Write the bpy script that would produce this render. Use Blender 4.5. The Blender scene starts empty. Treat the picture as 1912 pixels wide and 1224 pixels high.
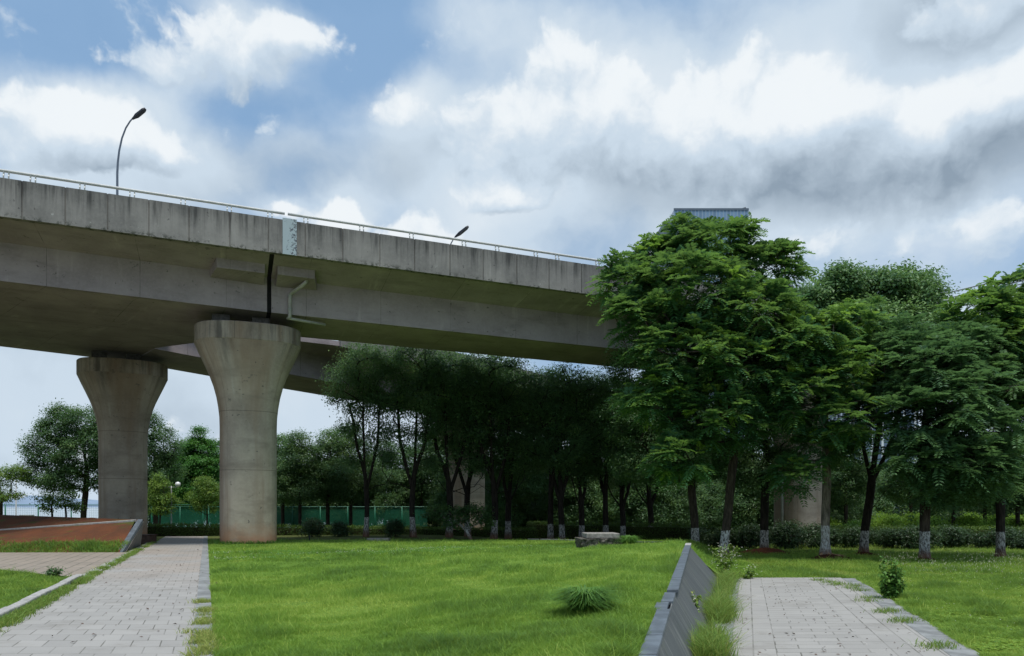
import bpy, math, random
import numpy as np
from mathutils import Vector

random.seed(7)
R = np.random.default_rng(11)
scene = bpy.context.scene
COL = scene.collection
F, CX, HY, EYE = 1400.0, 956.0, 945.0, 1.5      # photo pixels: focal length, centre column, horizon row


def wx(px, Y):
    return (px - CX) / F * Y


def wz(py, Y):
    return EYE + (HY - py) / F * Y


# ------------------------------------------------------------------ materials
class NT:
    def __init__(s, tree):
        s.t = tree
        s.n = tree.nodes
        s.l = tree.links

    def new(s, typ, **kw):
        nd = s.n.new(typ)
        for k, v in kw.items():
            setattr(nd, k, v)
        return nd

    def set(s, sock, v):
        if isinstance(v, bpy.types.NodeSocket):
            s.l.new(v, sock)
        elif v is not None:
            if hasattr(sock, 'default_value') and isinstance(v, (tuple, list)) and len(v) == 3 and sock.type == 'RGBA':
                v = (*v, 1)
            sock.default_value = v

    def math(s, op, a, b=None, c=None, clamp=False):
        nd = s.new('ShaderNodeMath', operation=op, use_clamp=clamp)
        s.set(nd.inputs[0], a)
        s.set(nd.inputs[1], b)
        s.set(nd.inputs[2], c)
        return nd.outputs[0]

    def vec(s, op, a, b=None, c=None):
        nd = s.new('ShaderNodeVectorMath', operation=op)
        s.set(nd.inputs[0], a)
        if b is not None:
            s.set(nd.inputs[3 if op == 'SCALE' else 1], b)
        if c is not None:
            s.set(nd.inputs[2], c)
        return nd.outputs['Value' if op in ('LENGTH', 'DOT_PRODUCT', 'DISTANCE') else 'Vector']

    def comb(s, x, y, z=0.0):
        nd = s.new('ShaderNodeCombineXYZ')
        for i, v in enumerate((x, y, z)):
            s.set(nd.inputs[i], v)
        return nd.outputs[0]

    def sep(s, v):
        nd = s.new('ShaderNodeSeparateXYZ')
        s.set(nd.inputs[0], v)
        return nd.outputs

    def noise(s, v, scale=1.0, detail=4.0, rough=0.55, dist=0.0, dim='3D'):
        nd = s.new('ShaderNodeTexNoise', noise_dimensions=dim)
        s.set(nd.inputs['Vector'], v)
        nd.inputs['Scale'].default_value = scale
        nd.inputs['Detail'].default_value = detail
        nd.inputs['Roughness'].default_value = rough
        nd.inputs['Distortion'].default_value = dist
        return nd.outputs['Fac']

    def ramp(s, fac, lo, hi, a=0.0, b=1.0, smooth=True):
        nd = s.new('ShaderNodeMapRange', interpolation_type='SMOOTHSTEP' if smooth else 'LINEAR')
        s.set(nd.inputs[0], fac)
        for i, v in enumerate((lo, hi, a, b)):
            s.set(nd.inputs[i + 1], v)
        return nd.outputs[0]

    def mix(s, fac, a, b, mode='MIX'):
        nd = s.new('ShaderNodeMix', data_type='RGBA', blend_type=mode)
        s.set(nd.inputs[0], fac)
        s.set(nd.inputs[6], a)
        s.set(nd.inputs[7], b)
        return nd.outputs[2]

    def uv(s):
        return s.new('ShaderNodeTexCoord').outputs['UV']

    def obj(s):
        return s.new('ShaderNodeTexCoord').outputs['Object']

    def pos(s):
        return s.new('ShaderNodeNewGeometry').outputs['Position']

    def attr(s, name):
        return s.new('ShaderNodeAttribute', attribute_name=name).outputs['Fac']

    def bump(s, h, strength=0.3, dist=0.02):
        nd = s.new('ShaderNodeBump')
        nd.inputs['Strength'].default_value = strength
        nd.inputs['Distance'].default_value = dist
        s.l.new(h, nd.inputs['Height'])
        return nd.outputs[0]


def material(name):
    m = bpy.data.materials.new(name)
    m.use_nodes = True
    nt = NT(m.node_tree)
    b = nt.n['Principled BSDF']
    return m, nt, b


def finish(nt, b, col, rough=0.8, spec=0.3, metal=0.0, normal=None):
    nt.set(b.inputs['Base Color'], col)
    nt.set(b.inputs['Roughness'], rough)
    nt.set(b.inputs['Specular IOR Level'], spec)
    nt.set(b.inputs['Metallic'], metal)
    if normal is not None:
        nt.l.new(normal, b.inputs['Normal'])


def concrete(name, light, dark, stain=0.6, top_len=0.5, red=False, streak=2.2, lichen=False, warm=0.0, form=0.0):
    """UV: u metres along / around, v metres down from the top (or up)."""
    m, nt, b = material(name)
    uv = nt.uv()
    u, v, _ = nt.sep(uv)
    pos = nt.pos()
    base = nt.noise(pos, 0.55, 6, 0.6)
    fine = nt.noise(pos, 9.0, 5, 0.65)
    col = nt.mix(nt.ramp(base, 0.3, 0.7), dark, light)
    col = nt.mix(nt.math('MULTIPLY', nt.ramp(fine, 0.35, 0.75), 0.25), col, tuple(c * 1.25 for c in light))
    # rain streaks running down the face
    sv = nt.comb(nt.math('MULTIPLY', u, streak), nt.math('MULTIPLY', v, 0.16), 3.0)
    st = nt.ramp(nt.noise(sv, 1.0, 6, 0.62), 0.44, 0.66)
    sv2 = nt.comb(nt.math('MULTIPLY', u, streak * 4), nt.math('MULTIPLY', v, 0.3), 9.0)
    st2 = nt.ramp(nt.noise(sv2, 1.0, 4, 0.6), 0.5, 0.72)
    wash = nt.noise(nt.comb(nt.math('MULTIPLY', u, 1.1), 0.0, 1.0), 1.0, 5, 0.6)
    fall = nt.ramp(v, nt.math('MULTIPLY', wash, top_len * 0.35), nt.math('MULTIPLY_ADD', wash, top_len * 2.1, top_len * 0.3), 1.0, 0.12)
    amt = nt.math('MULTIPLY', nt.math('MAXIMUM', st, nt.math('MULTIPLY', st2, 0.7)), fall)
    amt = nt.math('ADD', amt, nt.math('MULTIPLY', nt.ramp(v, 0.0, top_len * 0.8, 0.55, 0.0), wash), clamp=True)
    amt = nt.math('MULTIPLY', amt, stain)
    col = nt.mix(amt, col, (0.035, 0.036, 0.036))
    # pale efflorescence runs
    ef = nt.ramp(nt.noise(nt.comb(nt.math('MULTIPLY', u, 1.7), nt.math('MULTIPLY', v, 0.2), 21.0), 1.0, 5, 0.6), 0.58, 0.74, 0.0, 0.45)
    col = nt.mix(ef, col, tuple(min(0.6, c * 1.5) for c in light))
    if warm:
        wv = nt.ramp(nt.noise(nt.comb(nt.math('MULTIPLY', u, 0.8), nt.math('MULTIPLY', v, 0.07), 5.0), 1.0, 4, 0.6), 0.45, 0.65, 0.0, warm)
        col = nt.mix(wv, col, (0.26, 0.17, 0.105))
    if lichen:
        lv = nt.math('MULTIPLY', nt.ramp(nt.noise(pos, 4.0, 8, 0.75), 0.5, 0.58), nt.ramp(v, 1.25, 1.5, 0.0, 0.85))
        col = nt.mix(lv, col, (0.05, 0.055, 0.042))
        pv = nt.math('MULTIPLY', nt.ramp(nt.noise(pos, 3.1, 9, 0.8), 0.62, 0.66), nt.ramp(v, 0.7, 1.3, 0.0, 0.8))
        col = nt.mix(pv, col, (0.46, 0.46, 0.43))
    if red:
        z = nt.sep(nt.obj())[2]
        rv = nt.ramp(nt.math('ADD', z, nt.math('MULTIPLY', nt.noise(pos, 1.3, 5, 0.6), 1.6)), 0.8, 2.0, 0.85, 0.0)
        col = nt.mix(rv, col, (0.42, 0.20, 0.11))
        for zj in (3.55, 6.34):
            jl = nt.math('LESS_THAN', nt.math('ABSOLUTE', nt.math('SUBTRACT', z, zj)), 0.02)
            col = nt.mix(nt.math('MULTIPLY', jl, 0.45), col, (0.10, 0.08, 0.065))
    if form:
        fu = nt.math('ABSOLUTE', nt.math('SUBTRACT', nt.math('FRACT', nt.math('DIVIDE', u, form)), 0.5))
        ln = nt.math('MULTIPLY', nt.math('LESS_THAN', fu, 0.004), nt.ramp(nt.noise(pos, 0.8, 3, 0.6), 0.35, 0.6, 0.1, 0.6))
        col = nt.mix(ln, col, (0.06, 0.06, 0.055))
        bl = nt.ramp(nt.noise(nt.comb(nt.math('MULTIPLY', u, 0.35), nt.math('MULTIPLY', v, 1.1), 4.0), 1.0, 5, 0.65), 0.5, 0.7, 0.0, 0.45)
        col = nt.mix(bl, col, tuple(c * 0.62 for c in dark))
        pt = nt.ramp(nt.noise(nt.vec('MULTIPLY', pos, (1.0, 1.0, 1.6)), 1.5, 7, 0.7), 0.64, 0.67, 0.0, 0.5)
        col = nt.mix(pt, col, (0.085, 0.085, 0.08))
    pits = nt.ramp(nt.noise(pos, 5.5, 2, 0.5), 0.71, 0.74, 0.0, 0.6)
    col = nt.mix(pits, col, (0.06, 0.06, 0.058))
    finish(nt, b, col, 0.9, 0.2, normal=nt.bump(nt.noise(pos, 14, 6, 0.7), 0.25, 0.02))
    return m


def plain(name, col, rough=0.6, spec=0.4, metal=0.0, var=0.2, scale=6.0, bump=0.0):
    m, nt, b = material(name)
    n = nt.noise(nt.obj(), scale, 6, 0.65)
    c = nt.mix(nt.ramp(n, 0.3, 0.72), tuple(x * (1 - var) for x in col), tuple(min(1, x * (1 + var)) for x in col))
    finish(nt, b, c, rough, spec, metal, nt.bump(n, bump, 0.02) if bump else None)
    return m


def leaf_mat(name, dark, mid, young, trans=0.35, rough=0.5):
    m, nt, b = material(name)
    t = nt.attr('tint')
    c = nt.mix(nt.ramp(t, 0.0, 0.55, smooth=False), dark, mid)
    c = nt.mix(nt.ramp(t, 0.55, 1.0, smooth=False), c, young)
    finish(nt, b, c, rough, 0.35)
    tr = nt.new('ShaderNodeBsdfTranslucent')
    nt.set(tr.inputs[0], nt.mix(0.5, c, young))
    mx = nt.new('ShaderNodeMixShader')
    mx.inputs[0].default_value = trans
    nt.l.new(b.outputs[0], mx.inputs[1])
    nt.l.new(tr.outputs[0], mx.inputs[2])
    nt.l.new(mx.outputs[0], nt.n['Material Output'].inputs[0])
    return m


def bark_mat(name, col, paint_h=0.0, paint=(0.64, 0.63, 0.60)):
    m, nt, b = material(name)
    p = nt.obj()
    z = nt.sep(p)[2]
    n = nt.noise(nt.vec('MULTIPLY', p, (14.0, 14.0, 2.5)), 1.0, 6, 0.7)
    c = nt.mix(nt.ramp(n, 0.35, 0.7), tuple(x * 0.5 for x in col), tuple(x * 1.5 for x in col))
    if paint_h:
        edge = nt.math('ADD', z, nt.math('MULTIPLY', nt.noise(p, 7.0, 3, 0.6), 0.12))
        on = nt.math('LESS_THAN', edge, paint_h)
        chips = nt.ramp(nt.noise(nt.vec('MULTIPLY', p, (16.0, 16.0, 7.0)), 1.0, 6, 0.75), 0.45, 0.53, 0.12, 1.0)
        low = nt.ramp(nt.math('ADD', z, nt.math('MULTIPLY', nt.noise(p, 4.0, 3, 0.6), 0.5)), 0.2, 0.85, 0.1, 1.0)
        f = nt.math('MULTIPLY', nt.math('MULTIPLY', on, chips), low)
        pc = nt.mix(nt.ramp(nt.noise(p, 5.0, 4, 0.6), 0.35, 0.7), tuple(x * 0.62 for x in paint), paint)
        c = nt.mix(f, c, pc)
        c = nt.mix(nt.ramp(z, 0.05, 0.55, 0.7, 0.0), c, (0.20, 0.10, 0.06))
    finish(nt, b, c, 0.92, 0.15, normal=nt.bump(n, 0.6, 0.03))
    return m


M = {}
M['parapet'] = concrete('parapet_concrete', (0.285, 0.27, 0.25), (0.175, 0.168, 0.158), 0.8, 1.0, lichen=True)
M['girder'] = concrete('girder_concrete', (0.40, 0.345, 0.362), (0.295, 0.252, 0.264), 0.4, 0.3, streak=0.5, form=3.6)
M['pier'] = concrete('pier_concrete', (0.50, 0.42, 0.335), (0.325, 0.27, 0.217), 0.7, 2.4, red=True, streak=1.6, warm=0.6, form=2.28)
M['rail'] = plain('rail_paint', (0.50, 0.50, 0.48), 0.5, 0.4, var=0.12)
M['plate'] = None
M['pvc'] = plain('pvc_pipe', (0.38, 0.37, 0.33), 0.45, 0.4, var=0.18, scale=3)
M['lamp'] = plain('lamp_paint', (0.10, 0.125, 0.16), 0.4, 0.5, var=0.1)
M['lamp_dark'] = plain('lamp_head', (0.018, 0.022, 0.03), 0.5, 0.4, var=0.1)
M['asphalt'] = plain('asphalt', (0.05, 0.05, 0.05), 0.9, 0.2)
M['slate'] = plain('slate_coping', (0.105, 0.125, 0.145), 0.5, 0.5, var=0.28, scale=4, bump=0.2)
M['dark_flank'] = plain('dark_flank', (0.15, 0.145, 0.135), 0.85, 0.3, var=0.35, scale=3, bump=0.3)
M['granite'] = plain('pale_granite', (0.33, 0.32, 0.30), 0.75, 0.3, var=0.25, scale=9, bump=0.2)
M['kerbgrey'] = plain('grey_kerb', (0.21, 0.215, 0.21), 0.8, 0.3, var=0.3, scale=3, bump=0.2)
M['dark_stone'] = plain('dark_stone', (0.105, 0.095, 0.08), 0.95, 0.2, var=0.75, scale=11, bump=0.9)
M['lid_stone'] = plain('lid_stone', (0.25, 0.235, 0.205), 0.9, 0.2, var=0.35, scale=8, bump=0.4)
M['brown_box'] = plain('brown_box', (0.085, 0.05, 0.035), 0.8, 0.3, var=0.3)
M['green_wire'] = plain('green_wire', (0.012, 0.13, 0.075), 0.5, 0.4, var=0.1)
M['steel'] = plain('grey_steel', (0.33, 0.34, 0.35), 0.45, 0.5, var=0.1)
M['white_globe'] = plain('white_globe', (0.75, 0.75, 0.75), 0.3, 0.5, var=0.03)
M['cable'] = plain('cable', (0.10, 0.11, 0.12), 0.6, 0.3)
M['car_white'] = plain('car_paint', (0.72, 0.73, 0.75), 0.25, 0.5, var=0.03)
M['car_glass'] = plain('car_glass', (0.015, 0.018, 0.022), 0.08, 0.6, var=0.02)
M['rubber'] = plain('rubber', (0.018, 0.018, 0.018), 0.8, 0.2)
M['bearing'] = plain('bearing_block', (0.09, 0.085, 0.078), 0.9, 0.2, var=0.4)

M['bark'] = bark_mat('bark', (0.062, 0.048, 0.037), 1.22)
M['bark_dark'] = bark_mat('dark_bark', (0.030, 0.024, 0.019), 1.18, (0.54, 0.52, 0.48))
M['bark_pale'] = bark_mat('pale_bark', (0.20, 0.17, 0.135), 1.45, (0.66, 0.65, 0.62))
M['bark_plain'] = bark_mat('plain_bark', (0.05, 0.04, 0.03))

M['lf_pinn'] = leaf_mat('pinnate_leaf', (0.034, 0.108, 0.048), (0.068, 0.190, 0.066), (0.30, 0.48, 0.07), 0.40)
M['lf_blue'] = leaf_mat('bluish_leaf', (0.046, 0.118, 0.048), (0.105, 0.215, 0.080), (0.19, 0.34, 0.10), 0.38)
M['lf_camphor'] = leaf_mat('camphor_leaf', (0.052, 0.120, 0.052), (0.098, 0.200, 0.076), (0.20, 0.32, 0.09), 0.42)
M['lf_dark'] = leaf_mat('dark_leaf', (0.038, 0.095, 0.038), (0.075, 0.160, 0.053), (0.14, 0.24, 0.06), 0.40)
M['lf_dome'] = leaf_mat('dome_leaf', (0.050, 0.125, 0.046), (0.095, 0.205, 0.072), (0.19, 0.32, 0.09), 0.36)
M['lf_shade'] = leaf_mat('shaded_shrub_leaf', (0.020, 0.050, 0.022), (0.040, 0.086, 0.030), (0.09, 0.16, 0.04), 0.25)  # darker leaf copy, shade under the trees put into its colour
M['lf_sunny'] = leaf_mat('sunlit_leaf', (0.11, 0.22, 0.02), (0.20, 0.36, 0.035), (0.34, 0.50, 0.06), 0.42)  # brighter leaf copy, sunlight of the clearing put into its colour
M['lf_conif'] = leaf_mat('conifer_leaf', (0.035, 0.13, 0.020), (0.060, 0.20, 0.028), (0.13, 0.30, 0.04), 0.35)
M['lf_young'] = leaf_mat('young_leaf', (0.07, 0.15, 0.025), (0.13, 0.235, 0.035), (0.26, 0.38, 0.06), 0.4)
M['lf_hedge'] = leaf_mat('hedge_leaf', (0.035, 0.075, 0.012), (0.075, 0.145, 0.02), (0.17, 0.26, 0.03), 0.25)
M['lf_grass'] = leaf_mat('grass_blade', (0.090, 0.195, 0.032), (0.21, 0.365, 0.045), (0.40, 0.50, 0.09), 0.45, 0.6)
M['lf_tuft'] = leaf_mat('tuft_blade', (0.055, 0.16, 0.028), (0.12, 0.26, 0.045), (0.20, 0.34, 0.06), 0.35, 0.55)
M['lf_weed'] = leaf_mat('weed_blade', (0.07, 0.17, 0.02), (0.14, 0.26, 0.03), (0.36, 0.38, 0.10), 0.35, 0.6)
M['petal'] = leaf_mat('petal', (0.6, 0.6, 0.5), (0.75, 0.75, 0.66), (0.85, 0.8, 0.45), 0.3)
M['seed'] = leaf_mat('seed_head', (0.42, 0.40, 0.27), (0.52, 0.52, 0.36), (0.6, 0.62, 0.42), 0.3)


def joint_plate():
    m, nt, b = material('painted_plate')
    uv = nt.uv()
    u, v, _ = nt.sep(uv)
    n = nt.noise(nt.pos(), 9.0, 8, 0.7)
    rust = nt.ramp(nt.math('ADD', n, nt.math('MULTIPLY', u, 0.22)), 0.62, 0.66)
    c = nt.mix(rust, (0.36, 0.43, 0.45), (0.10, 0.11, 0.125))
    finish(nt, b, c, 0.55, 0.4)
    return m


M['plate'] = joint_plate()


def ground_mat(name, k1, k2, dark):
    m, nt, b = material(name)
    p = nt.pos()
    a = nt.noise(p, 0.25, 5, 0.6)
    c = nt.noise(p, 2.2, 6, 0.7)
    f = nt.noise(p, 30.0, 4, 0.7)
    col = nt.mix(nt.ramp(a, 0.35, 0.65), k1, k2)
    col = nt.mix(nt.ramp(c, 0.45, 0.75, 0, 0.55), col, dark)
    col = nt.mix(nt.ramp(f, 0.4, 0.7, 0, 0.6), col, tuple(x * 0.7 for x in dark))
    finish(nt, b, col, 0.95, 0.1, normal=nt.bump(f, 0.8, 0.05))
    return m


def soil_mat(name, c1, c2, scale=1.0, grass=False):
    m, nt, b = material(name)
    p = nt.pos()
    a = nt.noise(p, 0.9 * scale, 6, 0.65)
    f = nt.noise(p, 12 * scale, 6, 0.75)
    col = nt.mix(nt.ramp(a, 0.35, 0.65), c1, c2)
    col = nt.mix(nt.ramp(f, 0.45, 0.75, 0, 0.5), col, tuple(x * 0.55 for x in c1))
    if grass:
        g = nt.ramp(nt.noise(nt.vec('MULTIPLY', p, (0.6, 1.4, 1.4)), 1.0, 6, 0.7), 0.54, 0.66, 0.0, 0.8)
        col = nt.mix(g, col, (0.055, 0.09, 0.02))
    finish(nt, b, col, 0.97, 0.1, normal=nt.bump(f, 0.7, 0.05))
    return m


M['ground'] = ground_mat('park_ground', (0.10, 0.125, 0.035), (0.13, 0.16, 0.04), (0.08, 0.075, 0.04))
M['turf'] = ground_mat('lawn_turf', (0.115, 0.21, 0.030), (0.175, 0.28, 0.042), (0.09, 0.165, 0.028))
M['soil'] = soil_mat('red_soil', (0.145, 0.056, 0.028), (0.095, 0.044, 0.026), 1.0, True)
M['mound'] = soil_mat('mound_soil', (0.125, 0.045, 0.024), (0.075, 0.030, 0.018), 2.0)
M['humus'] = soil_mat('dark_humus', (0.045, 0.04, 0.022), (0.06, 0.075, 0.02), 1.0)


def paver_mat(name, bw, rh, light, dark, offset=0.5, bands=None, mort=0.007, tone=0.6, warm=0.0):
    m, nt, b = material(name)
    uv = nt.uv()
    p = nt.pos()

    def brick(w, h, off):
        nd = nt.new('ShaderNodeTexBrick', offset=off, squash=1.0)
        nt.set(nd.inputs['Vector'], uv)
        nt.set(nd.inputs['Color1'], (0.0, 0.0, 0.0))
        nt.set(nd.inputs['Color2'], (1.0, 1.0, 1.0))
        nt.set(nd.inputs['Mortar'], (0.5, 0.5, 0.5))
        nd.inputs['Scale'].default_value = 1.0
        nd.inputs['Mortar Size'].default_value = mort
        nd.inputs['Mortar Smooth'].default_value = 0.2
        nd.inputs['Brick Width'].default_value = w
        nd.inputs['Row Height'].default_value = h
        return nd.outputs['Color'], nd.outputs['Fac']
    c, f = brick(bw, rh, offset)
    if bands:
        c2, f2 = brick(bands[2], bands[3], 0.0)
        u = nt.sep(uv)[0]
        inb = nt.math('MAXIMUM', nt.math('LESS_THAN', u, bands[0]), nt.math('GREATER_THAN', u, bands[1]))
        c = nt.mix(inb, c, c2)
        f = nt.mix(inb, f, f2)
        f = nt.sep(f)[0]
    sepc = nt.sep(c)[0]
    col = nt.mix(nt.math('MULTIPLY', sepc, tone), light, dark)
    big = nt.noise(p, 0.5, 6, 0.65)
    col = nt.mix(nt.ramp(big, 0.4, 0.7, 0, 0.5), col, tuple(x * 0.72 for x in light))
    if warm:
        y = nt.sep(p)[1]
        wv = nt.math('MULTIPLY', nt.ramp(nt.noise(p, 0.3, 5, 0.6), 0.35, 0.6), nt.ramp(y, 13, 20, 0.0, warm))
        col = nt.mix(wv, col, (0.29, 0.225, 0.17))
    sp = nt.ramp(nt.noise(p, 3.5, 8, 0.75), 0.58, 0.72, 0.0, 0.35)
    col = nt.mix(sp, col, (0.20, 0.185, 0.16))
    dirt = nt.ramp(nt.noise(nt.vec('ADD', p, (7.0, 3.0, 0.0)), 0.9, 8, 0.7), 0.52, 0.68, 0, 0.4)
    col = nt.mix(dirt, col, (0.165, 0.15, 0.125))
    gap = nt.ramp(nt.noise(p, 1.7, 4, 0.6), 0.38, 0.62, 0.25, 0.78)
    col = nt.mix(nt.math('MULTIPLY', f, gap), col, (0.07, 0.068, 0.05))
    h = nt.math('SUBTRACT', nt.math('MULTIPLY', nt.noise(p, 40, 3, 0.6), 0.25), f)
    finish(nt, b, col, 0.82, 0.3, normal=nt.bump(h, 0.5, 0.012))
    return m


M['pave_left'] = paver_mat('grey_pavers', 0.30, 0.44, (0.328, 0.314, 0.292), (0.25, 0.241, 0.226), warm=0.45)
M['pave_side'] = paver_mat('warm_pavers', 0.34, 1.2, (0.28, 0.235, 0.19), (0.23, 0.20, 0.165), offset=0.0, mort=0.022)
M['pave_right'] = paver_mat('pale_pavers', 0.55, 0.30, (0.325, 0.311, 0.287), (0.25, 0.24, 0.223), mort=0.010, bands=(0.55, 1.70, 0.275, 0.60))


def slate_face():
    m, nt, b = material('slate_face')
    uv = nt.uv()
    u, v, _ = nt.sep(uv)
    p = nt.pos()
    nd = nt.new('ShaderNodeTexBrick', offset=0.35)
    nt.set(nd.inputs['Vector'], uv)
    nt.set(nd.inputs['Color1'], (0, 0, 0))
    nt.set(nd.inputs['Color2'], (1, 1, 1))
    nt.set(nd.inputs['Mortar'], (0.5, 0.5, 0.5))
    nd.inputs['Scale'].default_value = 1
    nd.inputs['Mortar Size'].default_value = 0.010
    nd.inputs['Brick Width'].default_value = 0.95
    nd.inputs['Row Height'].default_value = 0.55
    tone = nt.sep(nd.outputs['Color'])[0]
    col = nt.mix(tone, (0.070, 0.077, 0.079), (0.090, 0.098, 0.098))
    runs = nt.ramp(nt.noise(nt.comb(nt.math('MULTIPLY_ADD', v, 1.2, nt.math('MULTIPLY', u, 4.5)), nt.math('MULTIPLY', v, 0.9), 1.0), 1.0, 6, 0.7), 0.5, 0.7, 0, 0.55)
    col = nt.mix(runs, col, (0.22, 0.22, 0.20))
    drk = nt.ramp(nt.noise(nt.comb(nt.math('MULTIPLY', u, 5.0), nt.math('MULTIPLY', v, 0.5), 8.0), 1.0, 5, 0.7), 0.5, 0.66, 0, 0.8)
    col = nt.mix(drk, col, (0.035, 0.04, 0.042))
    col = nt.mix(nt.math('MULTIPLY', nd.outputs['Fac'], nt.ramp(nt.noise(p, 1.2, 4, 0.6), 0.4, 0.6, 0.05, 0.75)), col, (0.30, 0.30, 0.28))
    moss = nt.ramp(nt.noise(p, 2.0, 6, 0.7), 0.5, 0.7, 0, 0.3)
    col = nt.mix(moss, col, (0.10, 0.115, 0.07))
    finish(nt, b, col, 0.55, 0.4, normal=nt.bump(nt.noise(p, 30, 4, 0.7), 0.25, 0.01))
    return m


M['slate_face'] = slate_face()


def water_mat():
    m, nt, b = material('lake_water')
    n = nt.noise(nt.vec('MULTIPLY', nt.pos(), (0.15, 0.6, 1)), 1.0, 4, 0.6)
    finish(nt, b, (0.30, 0.36, 0.40), 0.12, 0.6, normal=nt.bump(n, 0.15, 0.1))
    return m


M['water'] = water_mat()
M['hill'] = plain('hazy_hill', (0.20, 0.26, 0.34), 1.0, 0.05, var=0.12, scale=0.01)  # distance haze put into the hill colour as pale blue


def glass_facade(name, bu, bv, glass, frame, frac=0.12):
    m, nt, b = material(name)
    uv = nt.uv()
    u, v, _ = nt.sep(uv)
    fu = nt.math('FRACT', nt.math('DIVIDE', u, bu))
    fv = nt.math('FRACT', nt.math('DIVIDE', v, bv))
    mu = nt.math('LESS_THAN', fu, frac)
    mv = nt.math('LESS_THAN', fv, 0.22)
    cell = nt.new('ShaderNodeTexWhiteNoise', noise_dimensions='2D')
    nt.set(cell.inputs['Vector'], nt.comb(nt.math('FLOOR', nt.math('DIVIDE', u, bu)), nt.math('FLOOR', nt.math('DIVIDE', v, bv))))
    g = nt.mix(cell.outputs['Value'], glass, tuple(x * 1.5 for x in glass))
    g = nt.mix(nt.math('MULTIPLY', mv, 0.5), g, tuple(x * 0.7 for x in glass))
    col = nt.mix(mu, g, frame)
    finish(nt, b, col, 0.25, 0.5)
    return m


M['tower'] = glass_facade('tower_facade', 1.5, 3.8, (0.13, 0.20, 0.29), (0.27, 0.34, 0.42), 0.25)
M['office'] = glass_facade('office_facade', 2.4, 3.6, (0.07, 0.105, 0.16), (0.62, 0.66, 0.70), 0.2)
M['tower_side'] = plain('tower_side', (0.10, 0.13, 0.17), 0.5, 0.4, var=0.1, scale=0.2)


# ------------------------------------------------------------------ mesh helpers
def mesh_np(name, V, Fc, mat, parent=None, tint=None, uv=None, smooth=False, loc=None):
    """V (n,3); Fc (m,k) uniform faces."""
    V = np.asarray(V, np.float32)
    Fc = np.asarray(Fc, np.int32)
    me = bpy.data.meshes.new(name)
    n, (m, k) = len(V), Fc.shape
    me.vertices.add(n)
    me.vertices.foreach_set('co', V.ravel())
    me.loops.add(m * k)
    me.loops.foreach_set('vertex_index', Fc.ravel())
    me.polygons.add(m)
    me.polygons.foreach_set('loop_start', np.arange(0, m * k, k, dtype=np.int32))
    if smooth:
        me.polygons.foreach_set('use_smooth', np.ones(m, bool))
    if uv is not None:
        ul = me.uv_layers.new(name='UVMap')
        ul.data.foreach_set('uv', np.asarray(uv, np.float32)[Fc.ravel()].ravel())
    if tint is not None:
        at = me.attributes.new('tint', 'FLOAT', 'POINT')
        at.data.foreach_set('value', np.asarray(tint, np.float32))
    me.update(calc_edges=True)
    me.validate()
    me.materials.append(mat)
    o = bpy.data.objects.new(name, me)
    COL.objects.link(o)
    if parent is not None:
        o.parent = parent
    if loc is not None:
        o.location = loc
    return o


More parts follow.
